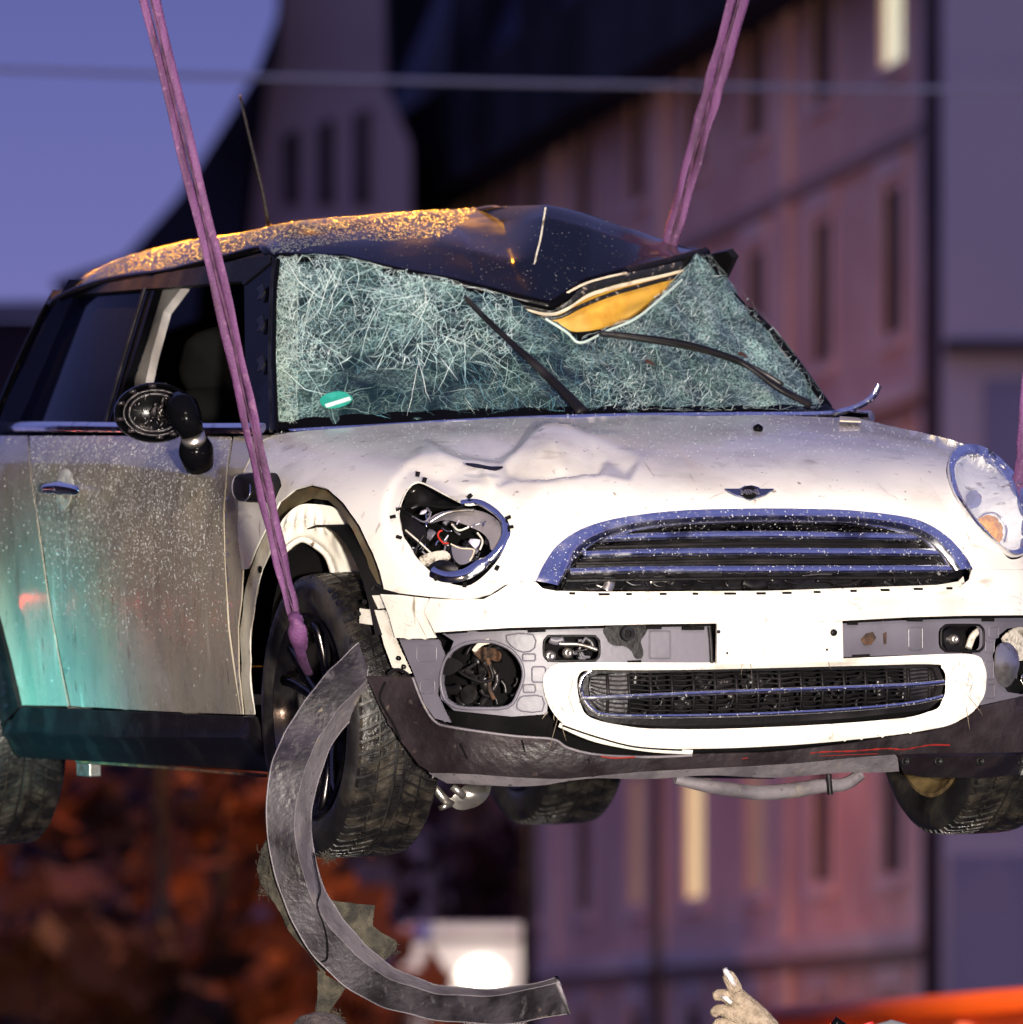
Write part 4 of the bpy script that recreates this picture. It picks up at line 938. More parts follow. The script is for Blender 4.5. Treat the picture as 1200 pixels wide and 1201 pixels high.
# lower grille surround
LG_O = [(637, 803), (639, 790), (650, 780), (675, 777), (740, 777), (840, 777), (940, 774), (1040, 770), (1110, 767), (1140, 768), (1151, 778), (1154, 800), (1147, 824), (1126, 842), (1090, 854), (1000, 866), (900, 874), (800, 877), (742, 876), (692, 863), (660, 848), (643, 826)]
LG_I = [(677, 804), (679, 792), (690, 786), (740, 786), (840, 785), (1000, 781), (1090, 779), (1104, 783), (1109, 800), (1104, 824), (1088, 835), (1040, 844), (900, 853), (780, 855), (725, 850), (690, 840), (680, 822)]
LGi = np.array(LG_I, float); LGo = np.array(LG_O, float)
panel('lower_surround', LG_O, S, 'white_paint', CAR, holes=[LG_I], h=4.5, off=.012, thick=.006, disp=lambda P, X: -.012 * np.exp(-dist_poly(LGi, P) / 5) - .004 * np.exp(-dist_poly(LGo, P) / 3))
bar('surround_split', [(656, 850), (700, 868), (760, 879), (812, 882)], inset(S, .0), .0055, 'white_paint', CAR, flat=.5)
bar('surround_gap', [(660, 851), (700, 864.5), (745, 876), (800, 880)], inset(S, -.010), .002, 'interior_black', CAR)
panel('grille_frame', [(680, 804), (682, 792), (695, 787), (1000, 781), (1100, 780), (1108, 800), (1102, 822), (1088, 832), (1000, 842), (880, 850), (780, 852), (715, 848), (690, 838), (680, 820)], inset(S, .014), 'black_plastic', CAR,
      holes=[[(690, 806), (691, 794), (703, 790), (1000, 785), (1095, 783), (1101, 800), (1096, 816), (1080, 824), (1000, 833), (880, 840), (780, 842), (722, 840), (700, 832), (691, 820)]], h=5, thick=.01, hsm=False, sm=False)
mbh = MB()
def lg_top(x): return np.interp(x, [688, 1000, 1103], [791, 785, 784])
def lg_bot(x): return np.interp(x, [688, 705, 780, 900, 1000, 1085, 1103], [818, 836, 843, 840, 833, 824, 812])
for k in range(9):
    f_ = (k + .5) / 9; xs_ = np.linspace(693, 1100, 60); ys_ = lg_top(xs_) + (lg_bot(xs_) - lg_top(xs_)) * f_ + .7 * np.sin(xs_ / 6)
    X, N_ = hit(inset(S, .03), np.stack([xs_, ys_], 1)); mbh.tube(X, .0026, up=N_, ns=4, flat=1.2)
for k in range(16):
    x_ = 712 + k * 25.2; X, N_ = hit(inset(S, .028), [(x_, lg_top(x_)), (x_ + 1.5, (lg_top(x_) + lg_bot(x_)) / 2), (x_, lg_bot(x_))]); mbh.tube(X, .0045, up=N_, ns=4)
mbh.build('grille_mesh', 'black_plastic', CAR, kind='stuff')
panel('blanking_plate', [(691, 806), (693, 794), (738, 788), (740, 840), (710, 836), (694, 824)], inset(S, .034), 'grey_trim_dark', CAR, h=5, thick=.003, sm=False)
panel('blanking_plate', [(1060, 784), (1098, 784), (1101, 800), (1096, 816), (1062, 826)], inset(S, .034), 'grey_trim_dark', CAR, h=5, thick=.003, sm=False)
clutter([(735, 790), (1060, 787), (1060, 825), (900, 838), (740, 840)], 70, S, .05, .10, ['dark_metal', 'black_plastic', 'mirror_guts', 'black_plastic', 'dark_metal'], 11, rr=(.001, .003), L=(6, 24))
bar('grille_bar', [(683, 819), (740, 817), (850, 812), (960, 808), (1060, 804), (1107, 800)], inset(S, .0), .0062, 'chrome', CAR, flat=.7, ns=10)
bar('grille_bar', [(694, 787), (684, 794), (681, 806), (685, 820), (696, 833), (715, 839), (780, 840), (880, 838), (980, 833), (1060, 826), (1106, 817)], inset(S, .0), .0050, 'chrome', CAR, flat=.7, ns=10)
# upper grille
UG_O = [(626, 683), (636, 662), (650, 642), (672, 626), (700, 615), (740, 607), (800, 601), (875, 599), (940, 599), (1000, 601), (1060, 608), (1088, 617), (1112, 633), (1131, 655), (1139, 669)]
UG_I = [(1119, 669), (1106, 652), (1086, 634), (1056, 622), (1000, 614), (940, 612), (875, 612), (800, 615), (742, 622), (703, 635), (682, 650), (668, 668), (658, 687), (640, 688)]
UGo = np.array(UG_O, float); UGi = np.array(UG_I[:-1], float)
loft('grille_surround', UG_O, UG_I[:-1][::-1], S, [(0, -.01), (0, .006), (.08, .011), (.5, .009), (.85, .001), (.93, -.004), (1, -.02), (1, -.05)], 'chrome', CAR, n=140)
for (x0, x1, ya, yb, yc) in ((702, 1080, 632, 627, 630), (684, 1103, 651, 647, 648), (669, 1117, 671, 668, 667)):
    bar('grille_bar', [(x0, ya), (x0 + 80, (ya + yb) / 2 - 1), ((x0 + x1) / 2, yb), (x1 - 80, (yb + yc) / 2), (x1, yc)], inset(S, .012), .0095, 'chrome', CAR, flat=.62, ns=12)
for (x0, x1, ya, yb, yc) in ((705, 1070, 623, 618, 621), (694, 1090, 642, 637, 639), (694, 1090, 645, 641, 642), (676, 1108, 661, 657, 658), (676, 1108, 664, 660, 661), (664, 1120, 681, 678, 677)):
    bar('grille_slat', [(x0, ya), ((x0 + x1) / 2, yb), (x1, yc)], inset(S, .035), .0042, 'black_plastic', CAR, ns=6)
clutter([(668, 676), (1120, 672), (1118, 686), (700, 694), (664, 690)], 45, S, .03, .06, ['black_plastic', 'dark_metal', 'black_plastic', 'dark_metal', 'bright_metal'], 12, rr=(.0015, .004), L=(8, 40))
panel('grille_base', [(636, 690), (652, 693), (700, 694), (900, 693), (1100, 686), (1124, 682), (1130, 676), (1132, 686), (1100, 693), (1000, 697), (800, 701), (700, 701), (652, 700)], inset(S, -.001), 'bare_white', CAR, h=4, sm=False, thick=.003)
for k in range(13):
    x_ = 664 + k * 37 + random.uniform(-6, 6); y_ = np.interp(x_, [636, 700, 900, 1100], [695, 697, 696, 690])
    bar('slit', [(x_, y_), (x_ + random.uniform(6, 14), y_)], inset(S, -.004), .0028, 'interior_black', CAR, flat=.5, n=2)
panel('radiator', [(690, 618), (1080, 615), (1120, 690), (660, 692)], inset(S, .07), 'dark_metal', CAR, h=14, sm=False, thick=.01)
# black valance and underside lip
VAL = [(429, 793), (483, 794), (494, 825), (508, 846), (530, 852), (600, 862), (648, 866), (664, 876), (700, 884), (760, 887), (812, 885), (900, 881), (1000, 872), (1090, 859), (1130, 845), (1150, 829), (1200, 816), (1226, 812), (1226, 876), (1200, 880), (1100, 884), (1000, 888), (900, 894), (800, 902), (660, 909), (560, 906), (508, 906), (492, 898), (470, 872), (447, 835)]
panel('valance', VAL, inset(S, -.004), 'scuffed_plastic', CAR, h=6, sm=False, thick=.006, disp=lambda P, X: .006 * np.sin(P[:, 0] / 45) + .008 * np.clip((P[:, 1] - 875) / 30, 0, 1), label='scraped black bumper valance')
bar('valance_edge', [(484, 795), (496, 825), (510, 846), (530, 853), (600, 863), (648, 867), (666, 877), (700, 885), (760, 888), (812, 886)], inset(S, -.008), .0028, 'grey_trim_light', CAR, sm=True)
bar('scrape', [(870, 890), (905, 886), (930, 886), (965, 882), (1000, 881), (1040, 878), (1060, 879), (1090, 874), (1114, 874)], inset(S, -.010), [.001, .002, .0012, .0026, .0018] * 9 + [.002] * 4, 'red_paint', CAR, flat=.3)
bar('scrape', [(925, 889), (980, 886), (1030, 884)], inset(S, -.010), .0009, 'red_paint', CAR, flat=.3)
bar('scrape', [(705, 887), (720, 889), (745, 888)], inset(S, -.012), .002, 'red_paint', CAR, flat=.3)
for (pth) in ([(612, 868), (616, 882), (622, 900)], [(452, 800), (446, 820), (462, 850), (470, 868)], [(690, 890), (694, 904)], [(540, 872), (548, 890)]):
    bar('crack_line', pth, inset(S, -.009), .0022, 'interior_black', CAR)
lip = inset(S, .03)
LIPL = [(503, 907), (560, 908), (660, 911), (800, 904), (900, 897), (1000, 891), (1052, 887), (1054, 903), (960, 910), (850, 911), (760, 912), (700, 914), (640, 920), (560, 922), (524, 920)]
panel('underside_lip', LIPL, lip, 'grey_trim_light', CAR, h=5, sm=False, thick=.02, disp=lambda P, X: .004 * np.sin(P[:, 0] / 23))
panel('underside_bracket', [(1054, 887), (1100, 886), (1226, 884), (1226, 908), (1180, 908), (1160, 911), (1080, 910), (1060, 905)], lip, 'scuffed_plastic', CAR, h=5, sm=False, thick=.02, off=.004)
for a in (1062, 1101, 1150, 1198):
    X, _ = hit(inset(lip, -.008), [(a, 893)]); V, Fc = lathe([(.0, .001), (.002, .006), (.005, .009), (-.004, .010)], 14); MB().add([(X[0][0] + y, X[0][1] - x, X[0][2] + z) for x, y, z in V], Fc).build('bolt', 'black_plastic', CAR)
bar('undertray_hose', [(792, 914), (820, 920), (850, 925), (890, 930), (930, 927), (962, 922), (990, 920), (1010, 908)], plane_y(.28), list(np.interp(np.linspace(0, 1, 43), [0, .2, .6, 1], [.011, .016, .018, .013])), 'grey_trim_light', CAR)
bar('hose_clamp', [(972, 908), (974, 932)], plane_y(.25), .006, 'black_plastic', CAR, n=2)
# inner support between the bumper corner and the wheel
panel('bumper_bracket', [(417, 713), (448, 716), (452, 730), (462, 755), (478, 790), (470, 791), (456, 783), (446, 756), (440, 733), (416, 731)], S, 'bare_white', CAR, h=3.5, sm=False, off=-.012, thick=.003)
panel('bumper_bracket', [(424, 697), (444, 697), (447, 712), (426, 714)], S, 'bare_white', CAR, h=3.5, sm=False, off=-.02, thick=.003)
for (a, b) in ((428, 706), (421, 720), (468, 772), (474, 782)):
    X, _ = hit(inset(S, .004), [(a, b)]); V, Fc = lathe([(.0, .001), (.001, .005), (-.004, .0055)], 10); MB().add([(X[0][0] + y, X[0][1] - x, X[0][2] + z) for x, y, z in V], Fc).build('bolt', 'interior_black', CAR)
bar('valance_clip', [(456, 790), (462, 786), (470, 786), (478, 791)], inset(S, -.006), .004, 'black_plastic', CAR)
bar('hanging_wire', [(447, 690), (440, 686), (434, 694), (428, 688)], inset(S, .03), .005, 'black_plastic', CAR)
# underbody
MB().box((0, 1.98, .235), (1.42, 1.85, .10)).build('underbody', 'interior_black', CAR, smooth=False, bevel=.02)
MB().tube(spline([(.30, .8, .17), (.2, 1.5, .16), (.1, 2.4, .16), (.3, 3.3, .17)], 6), .03).build('exhaust_pipe', 'dark_metal', CAR)
MB().tube([(-.62, .70, .26), (-.35, .72, .235), (0, .75, .25), (.35, .72, .235), (.62, .70, .26)], .022).build('lower_arm', 'dark_metal', CAR)
MB().tube([(-.66, 3.15, .22), (0, 3.1, .24), (.66, 3.15, .22)], .03).build('rear_axle', 'dark_metal', CAR)
# dangling ball joint and part seen under the bumper
def at_pts(L, y): return [at_y(a, b, y) for a, b in L]
MB().tube(at_pts([(508, 922), (520, 936), (530, 944)], .6), .010).tube(at_pts([(530, 922), (545, 934)], .6), .009).tube(at_pts([(522, 948), (520, 943)], .6), .014).build('track_rod', 'bright_metal', CAR)
panel('driveshaft_cup', [(528, 936), (545, 920), (574, 916), (572, 930), (560, 944), (542, 950), (530, 946)], plane_y(.62), 'bright_metal', CAR, h=4, thick=.02, disp=lambda P, X: .03 * g2(P, 552, 932, 22, 14))

# ---- door mirror, handle, scuttle, badge, washer jets
mc = at_x(182, 484, -.93)
V = []; Fc = []; RX, RZ = .094, .068
ux = np.array([math.cos(.36), -math.sin(.36), 0]); uy = np.array([math.sin(.36), math.cos(.36), 0]); uz = np.array([0, 0, 1.])
def disc(prof, n=40, sx=1., sz=1., dx=0, dz=0):
    V = []; Fc = []; m = len(prof)
    for i in range(n):
        a = 2 * math.pi * i / n
        for (d, r) in prof: V.append(mc + ux * (r * RX * math.cos(a) * sx + dx) - uy * d + uz * (r * RZ * math.sin(a) * sz + dz))
    for i in range(n):
        for k in range(m - 1): Fc.append((i * m + k, i * m + k + 1, ((i + 1) % n) * m + k + 1, ((i + 1) % n) * m + k))
    return V, Fc
mo = obj('door_mirror', *disc([(-.09, .01), (-.085, .5), (-.05, .9), (.0, 1.0), (.012, .97), (.008, .90), (-.02, .82), (-.03, .4), (-.03, .01)]), 'gloss_black', CAR, label='black door mirror with its cover torn off'); autosmooth(mo, 50)
mb = MB()
for sx, r in ((.62, .004), (.75, .003)):
    mb.tube([mc + ux * (RX * sx * math.cos(a)) + uz * (RZ * sx * math.sin(a)) - uy * .012 for a in np.linspace(0, 6.283, 30)], r, ns=6)
R2 = random.Random(4)
for k in range(34):
    a = R2.uniform(0, 6.28); r = R2.uniform(.05, .7); c = mc + ux * RX * r * math.cos(a) + uz * RZ * r * math.sin(a) - uy * R2.uniform(-.01, .012)
    d = ux * R2.uniform(-.016, .016) + uz * R2.uniform(-.016, .016); mb.tube([c, c + d * .5 + uy * .003, c + d], R2.uniform(.0015, .005), ns=6)
mb.build('mirror_frame', 'mirror_guts', mo, kind='stuff')
mb = MB()
for k in range(22):
    a = R2.uniform(0, 6.28); r = R2.uniform(.1, .6); c = mc + ux * RX * r * math.cos(a) + uz * RZ * r * math.sin(a) - uy * .016
    d = ux * R2.uniform(-.008, .008) + uz * R2.uniform(-.010, .010); mb.tube([c, c + d * .5, c + d], R2.uniform(.0006, .002), ns=5)
mb.build('mirror_fragment', 'bright_metal', mo, kind='stuff')
mb = MB()
for (a, b) in ((-.55, .75), (-.85, .35), (-.88, -.2), (-.6, -.6), (-.05, .93), (.1, -.85), (.45, -.75)):
    c = mc + ux * RX * a * .95 + uz * RZ * b * .95 - uy * .012; mb.tube([c - ux * .008, c, c + ux * .008], .005, ns=6)
mb.build('mirror_clip', 'mirror_guts', mo, kind='stuff')
a0, a1, a2 = at_x(216, 484, -.90), at_x(226, 510, -.88), at_x(233, 545, -.85)
V, Fc = sweep([at_x(208, 470, -.90), at_x(213, 480, -.90), a0 + (a1 - a0) * .3, a1], [.025, .040, .036, .026], ns=18, up=(0, 1, 0)); obj('mirror_arm', V, Fc, 'gloss_black', mo)
V, Fc = sweep([a1, a1 + (a2 - a1) * .18], [.028, .029], ns=18, up=(0, 1, 0)); obj('mirror_collar', V, Fc, 'bright_metal', mo)
V, Fc = sweep([a1 + (a2 - a1) * .18, a1 + (a2 - a1) * .5, a2, a2 + (a2 - a1) * .1], [.030, .040, .034, .02], ns=18, up=(0, 1, 0)); obj('mirror_foot', V, Fc, 'gloss_black', mo)
cup = panel('handle_recess', [(73, 553), (81, 551), (86, 562), (87, 575), (82, 592), (73, 601), (68, 592), (67, 575), (69, 562)], S, 'bare_white', CAR, h=3, off=.001, thick=.001, disp=lambda P, X: .003 * np.cos(np.clip(dist_poly(np.array([(77, 551), (87, 575), (77, 601), (67, 575)], float), P) / 9, 0, 1) * 3.14))
hx, hn = hit(inset(S, -.024), [(50, 574), (60, 573), (71, 573), (82, 574), (93, 576)])
V, Fc = sweep(spline(hx, 5), np.interp(np.linspace(0, 1, 21), [0, .1, .5, .9, 1], [.003, .012, .017, .012, .003]), ns=14, up=(1, 0, 0), flat=.9); obj('door_handle', V, Fc, 'chrome', CAR)
s0, s1 = hit(inset(S, -.012), [(280, 572)])[0][0], hit(inset(S, -.012), [(322, 572)])[0][0]
V, Fc = sweep([s0, s0 + (s1 - s0) * .3, s1], [.029, .033, .033], ns=20, up=(1, 0, 0), flat=.5); obj('side_scuttle', V, Fc, 'black_plastic', CAR)
d_ = (s0 - s1) / np.linalg.norm(s0 - s1)
V, Fc = sweep([s0, s0 + d_ * .008, s0 + d_ * .012], [.029, .027, .012], ns=20, up=(1, 0, 0), flat=.55); obj('side_repeater', V, Fc, 'lens_grey', CAR)
bar('repeater_rim', [(288, 557), (293, 564), (293, 580), (286, 588)], inset(S, -.028), .0018, 'chrome', CAR)
BS = inset(S, -.006)
bw = panel('badge', [(850, 573), (858, 573), (868, 573), (873, 570), (882, 569), (889, 571), (892, 573), (900, 573), (908, 573), (898, 580), (888, 583), (880, 586), (873, 583), (862, 580)], BS, 'badge_blue', CAR, h=2.5, sm=False, thick=.004)
panel('badge_roundel', [(871, 574), (876, 570.5), (883, 570.5), (888, 574), (888, 580), (883, 584), (876, 584), (871, 580)], inset(S, -.009), 'interior_black', CAR, h=2, thick=.003)
fc = bpy.data.curves.new('badge_lettering', 'FONT'); fc.body = 'MINI'; fc.size = .021; fc.extrude = .0008; fc.align_x = 'CENTER'; fc.align_y = 'CENTER'; fc.offset = .0006
fo = bpy.data.objects.new('badge_lettering', fc); COL.objects.link(fo)
dg = bpy.context.evaluated_depsgraph_get(); me = bpy.data.meshes.new_from_object(fo.evaluated_get(dg)); bpy.data.objects.remove(fo)
me.materials.clear(); me.materials.append(M['bright_metal'])
fo = bpy.data.objects.new('badge_lettering', me); COL.objects.link(fo); fo.parent = CAR
X, N_ = hit(inset(S, -.0112), [(879.5, 577.2)]); fo.location = X[0]
nv = Vector(N_[0]); fo.rotation_euler = nv.to_track_quat('Z', 'Y').to_euler()
xa = Vector((1, 0, 0)); za = nv.normalized(); ya = za.cross(xa).normalized(); xa = ya.cross(za).normalized()
fo.rotation_euler = Matrix((xa, ya, za)).transposed().to_euler()
for (a, b) in ((636, 501), (885, 502)):
    X, N_ = hit(inset(S, -.006), [(a, b), (a + 8, b + 1)]); V, Fc = sweep([X[0], (X[0] + X[1]) / 2, X[1]], [.006, .011, .007], ns=10, up=N_[0]); obj('washer_jet', V, Fc, 'gloss_black', CAR)
panel('paint_tear', [(546, 543), (560, 544), (576, 547), (590, 547), (582, 551), (568, 549), (552, 546)], inset(S, -.03), 'dark_metal', CAR, h=3, thick=.002)
panel('bonnet_corner', [(985, 488), (1008, 490), (1010, 494), (985, 493)], inset(S, -.012), 'seal_cream', CAR, h=4, sm=False, thick=.003)

mat('scratch_dark', (.07, .05, .04), .7); mat('scratch_brown', (.26, .20, .14), .7)
def scuffs(n, regions, seed, m, name, wmax):
    r_ = np.random.default_rng(seed); paths = []
    while len(paths) < n:
        x0, y0, x1, y1, an = regions[r_.integers(len(regions))]; p = np.array([r_.uniform(x0, x1), r_.uniform(y0, y1)]); a_ = rad(an) + r_.normal(0, .5); L = r_.exponential(9) + 2
        k = np.linspace(0, 1, 5)[:, None]; paths.append(p + k * L * np.array([math.cos(a_), math.sin(a_)]) + (k * (1 - k)) * r_.normal(0, 2, 2))
    return ribbons(paths, .0003 + wmax * r_.random(n) ** 3, m, name, surf=S, off=.0185)
RG = [(520, 708, 830, 730, 10), (850, 700, 1190, 722, 5), (840, 736, 980, 772, 80), (640, 780, 672, 840, 80), (1115, 775, 1145, 830, 70), (460, 700, 500, 742, 60)]
scuffs(150, RG, 5, 'scratch_brown', 'scuff_marks', .0016); scuffs(45, RG, 6, 'scratch_dark', 'scuff_marks', .0010)
def scuffs2(n, seed, m):
    r_ = np.random.default_rng(seed); paths = []
    while len(paths) < n:
        p = np.array([r_.uniform(700, 1090), r_.uniform(495, 590)]); a_ = r_.normal(.25, .5); L = r_.exponential(8) + 2
        k = np.linspace(0, 1, 5)[:, None]; paths.append(p + k * L * np.array([math.cos(a_), math.sin(a_)]) + (k * (1 - k)) * r_.normal(0, 2, 2))
    return ribbons(paths, .0003 + .0009 * r_.random(n) ** 3, m, 'scuff_marks', surf=S, off=.004)
scuffs2(70, 8, 'scratch_brown'); scuffs2(25, 9, 'scratch_dark')
# ---- torn-off wheel arch trim hanging from the bumper corner
def arc3(P, depth):   # pixel track -> car space, lying in a plane in front of the wing, drifting outwards as it falls
    Q = spline(P, 6); return np.array([at_y(a, b, depth(a, b)) for a, b in Q])
dep = lambda a, b: .42 - .10 * np.clip((b - 760) / 420, 0, 1)
O_ = [(421, 754), (396, 778), (372, 803), (350, 834), (332, 866), (318, 898), (313, 940), (316, 990), (325, 1035), (340, 1073), (362, 1112), (392, 1146), (430, 1172), (475, 1188), (530, 1198), (600, 1200), (668, 1188)]
M_ = [(432, 786), (428, 800), (404, 822), (384, 850), (366, 880), (354, 912), (347, 948), (346, 985), (354, 1022), (367, 1056), (387, 1088), (412, 1115), (446, 1142), (490, 1160), (535, 1168), (598, 1166), (654, 1152)]
I_ = [(434, 800), (431, 821), (412, 844), (392, 868), (378, 898), (369, 930), (365, 960), (366, 992), (375, 1030), (388, 1056), (406, 1084), (430, 1110), (460, 1134), (500, 1152), (545, 1160), (602, 1159), (652, 1147)]
oo = arc3(O_, lambda a, b: dep(a, b) + .0); mm = arc3(M_, lambda a, b: dep(a, b) - .035); ii = arc3(I_, lambda a, b: dep(a, b) + .02)
O2 = arc3([(a, b) for a, b in O_], lambda a, b: dep(a, b) + .05); n = len(oo)
wob = lambda Q, s: Q + np.stack([0 * Q[:, 0], .004 * np.sin(np.arange(len(Q)) * .35 + s), .0015 * np.sin(np.arange(len(Q)) * .9 + s)], 1)
oo, mm, ii = wob(oo, 0), wob(mm, 1), wob(ii, 2)
def strip(name, A, B, m, th, k=4):
    V = []; Fc = []
    for u in range(k + 1): V += list(A + (B - A) * u / k)
    n = len(A)
    for u in range(k):
        for i in range(n - 1): Fc.append((u * n + i, u * n + i + 1, (u + 1) * n + i + 1, (u + 1) * n + i))
    o = obj(name, V, Fc, m, None); solid(o, th, 0); return o
TR = bpy.data.objects.new('wheel_arch_trim', None); COL.objects.link(TR); TR.parent = CAR; TR['label'] = 'torn black plastic wheel arch trim dangling below the wheel'
for nm, A, B, m_ in (('trim_face', oo, mm, 'grey_trim_dark'), ('trim_bevel', mm, ii, 'grey_trim_light'), ('trim_return', O2, oo, 'black_plastic')):
    strip(nm, A, B, m_, .003).parent = TR
V, Fc = sweep(ii, .0028, ns=6); obj('trim_edge', V, Fc, 'grey_trim_light', TR)
V, Fc = sweep(oo, .0022, ns=6); obj('trim_edge', V, Fc, 'grey_trim_light', TR)
V, Fc = sweep([oo[-1], mm[-1], ii[-1]], [.005, .007, .005], ns=6); obj('trim_end', V, Fc, 'grey_trim_light', TR)
ck = np.array([at_y(a, b, dep(a, b) - .042) for a, b in spline([(368, 1000), (372, 1025), (376, 1045), (372, 1062), (380, 1085), (384, 1105), (384, 1124), (378, 1128)], 4)]); V, Fc = sweep(ck, .0018, ns=6); obj('crack_line', V, Fc, 'interior_black', TR)
tip = [(421, 754), (428, 770), (434, 800), (428, 806), (396, 778)]
def fab(name, pts, y, m_, seed):
    r_ = np.random.default_rng(seed)
    o = panel(name, pts, plane_y(y), m_, TR, h=4, sm=False, thick=.006, disp=lambda P, X: .016 * np.sin(P[:, 0] / 13 + seed) * np.sin(P[:, 1] / 15) + r_.normal(0, .001, len(P))); return o
fab('torn_liner', [(314, 982), (305, 1004), (302, 1018), (306, 1036), (322, 1062), (340, 1092), (356, 1112), (384, 1148), (380, 1100), (330, 1020)], .40, 'felt', 1)
fab('torn_liner', [(388, 1056), (415, 1060), (443, 1062), (437, 1086), (446, 1094), (466, 1104), (466, 1112), (450, 1127), (430, 1124), (400, 1090)], .38, 'felt', 2)
fab('torn_liner', [(372, 1138), (404, 1158), (396, 1172), (388, 1186), (388, 1200), (372, 1202)], .36, 'felt', 3)
mb = MB(); R3 = random.Random(2)
for k in range(260):
    a, b = R3.choice([(R3.uniform(378, 386), R3.uniform(1180, 1200)), (R3.uniform(378, 392), R3.uniform(1002, 1012)), (R3.uniform(440, 466), R3.uniform(1100, 1126)), (R3.uniform(302, 318), R3.uniform(1000, 1050)), (R3.uniform(386, 402), R3.uniform(1188, 1200))])
    an = R3.uniform(0, 6.28); l = R3.uniform(4, 11); p = at_y(a, b, .37); q = at_y(a + l * math.cos(an), b + l * math.sin(an), .37); mb.tube([p, (p + q) / 2 + np.array([0, .004, 0]), q], .0007, ns=3)
mb.build('loose_fibres', 'felt', TR, kind='stuff')
# fins around the tyre behind the bumper corner (liner)
panel('wheel_liner', [(395, 694), (425, 700), (440, 735), (448, 760), (460, 790), (440, 800), (424, 770), (400, 745), (388, 715)], inset(S, .10), 'black_plastic', CAR, h=5, thick=.003, disp=lambda P, X: .008 * np.sin(P[:, 1] / 2.6))

# ---- water: beads on every wet panel, standing proud as little domes
tmplV = []; tmplF = []
for k, (r, h) in enumerate(((1, 0), (.8, .38), (.35, .62))):
    for i in range(7): a = 2 * math.pi * i / 7; tmplV.append((r * math.cos(a), r * math.sin(a), h))
tmplV.append((0, 0, .68)); tmplV = np.array(tmplV)
for k in range(2):
    for i in range(7): j = (i + 1) % 7; tmplF += [(k * 7 + i, k * 7 + j, k * 7 + 7 + j), (k * 7 + i, k * 7 + 7 + j, k * 7 + 7 + i)]
tmplF += [(14 + i, 14 + (i + 1) % 7, 21) for i in range(7)]
tmplF = np.array(tmplF)
def beads(name, reg, n, dens, rmin, rmax, power=2.5, lift=0.0, stretch=None):
    X, Fc = REG[reg]; a, b, c = X[Fc[:, 0]], X[Fc[:, 1]], X[Fc[:, 2]]
    cr_ = np.cross(b - a, c - a); ar = np.linalg.norm(cr_, axis=1); nn = cr_ / (ar[:, None] + 1e-12)
    cen = (a + b + c) / 3
    vd_ = CAMC - cen; vd_ /= np.linalg.norm(vd_, axis=1)[:, None]; wgt = ar * np.maximum(dens(cen, car2px(cen), nn), 0) * (.03 + np.abs((nn * vd_).sum(1)) * (np.where(nn[:, 2:3] < 0, -nn, nn) * vd_).sum(1).clip(0, 1) if reg == 'roof' else 1); wgt /= wgt.sum()
    k = rng.choice(len(Fc), n, p=wgt); u = rng.random((n, 2)); fl = u.sum(1) > 1; u[fl] = 1 - u[fl]
    P = a[k] + (b - a)[k] * u[:, :1] + (c - a)[k] * u[:, 1:]; N_ = nn[k]
    fl = (N_ * (CAMC - P)).sum(1) < -9; N_[N_[:, 2] < -.3] *= 1
    if reg == 'chrome': N_ = np.where((N_ * (CAMC - P)).sum(1)[:, None] < 0, -N_, N_)
    if reg == 'roof': N_ = np.where(N_[:, 2:3] < 0, -N_, N_)
    r = rmin + (rmax - rmin) * rng.random(n) ** power
    h = np.cross(N_, np.array([0, 0, 1.]) + rng.normal(0, .3, (n, 3)) * .2); h /= np.linalg.norm(h, axis=1)[:, None] + 1e-9; v = np.cross(N_, h)
    st = rng.uniform(.8, 1.3, n) if stretch is None else rng.uniform(.9, stretch, n)
    V = (P[:, None] + (h * r[:, None])[:, None] * tmplV[None, :, :1] + (v * (r * st)[:, None])[:, None] * tmplV[None, :, 1:2] + (N_ * r[:, None])[:, None] * (tmplV[None, :, 2:] - .05 + lift)).reshape(-1, 3)
    FF = (tmplF[None] + (np.arange(n) * len(tmplV))[:, None, None]).reshape(-1, 3)
    me = bpy.data.meshes.new(name); me.vertices.add(len(V)); me.vertices.foreach_set('co', V.ravel().astype(np.float32))
    me.loops.add(FF.size); me.loops.foreach_set('vertex_index', FF.ravel().astype(np.int32)); me.polygons.add(len(FF))
    me.polygons.foreach_set('loop_start', (np.arange(len(FF)) * 3).astype(np.int32)); me.polygons.foreach_set('loop_total', np.full(len(FF), 3, np.int32)); me.update(); me.validate()
    me.polygons.foreach_set('use_smooth', [True] * len(me.polygons)); me.materials.append(M['water_on_black' if reg == 'roof' else 'water'])
    o = bpy.data.objects.new(name, me); COL.objects.link(o); o.parent = CAR; o['kind'] = 'stuff'; return o
def roofd(c, p, n):
    d = np.ones(len(c)); intact = (c[:, 1] > 1.78 + .45 * np.clip((p[:, 0] - 520) / 70, 0, 1)); d = np.where(intact, 1.0, .0)
    return d * (c[:, 0] < .62) * np.where(c[:, 1] > 2.6, np.where(c[:, 0] < -.1, 1, .2), 1)
beads('water_beads', 'roof', 7500, roofd, .0012, .0036, 1.4)
beads('water_beads', 'roof', 500, lambda c, p, n: 1 - np.minimum(1, roofd(c, p, n)), .0006, .0018, 2)
beads('water_beads', 'door', 7000, lambda c, p, n: np.clip((760 - p[:, 1]) / 120, .04, 1) * (1 + 1.0 * g2(p, 170, 600, 70, 70)), .0005, .0018, 2.5, stretch=2.6)
beads('water_beads', 'quarter', 900, lambda c, p, n: np.clip((740 - p[:, 1]) / 120, .02, 1), .0008, .003, 3)
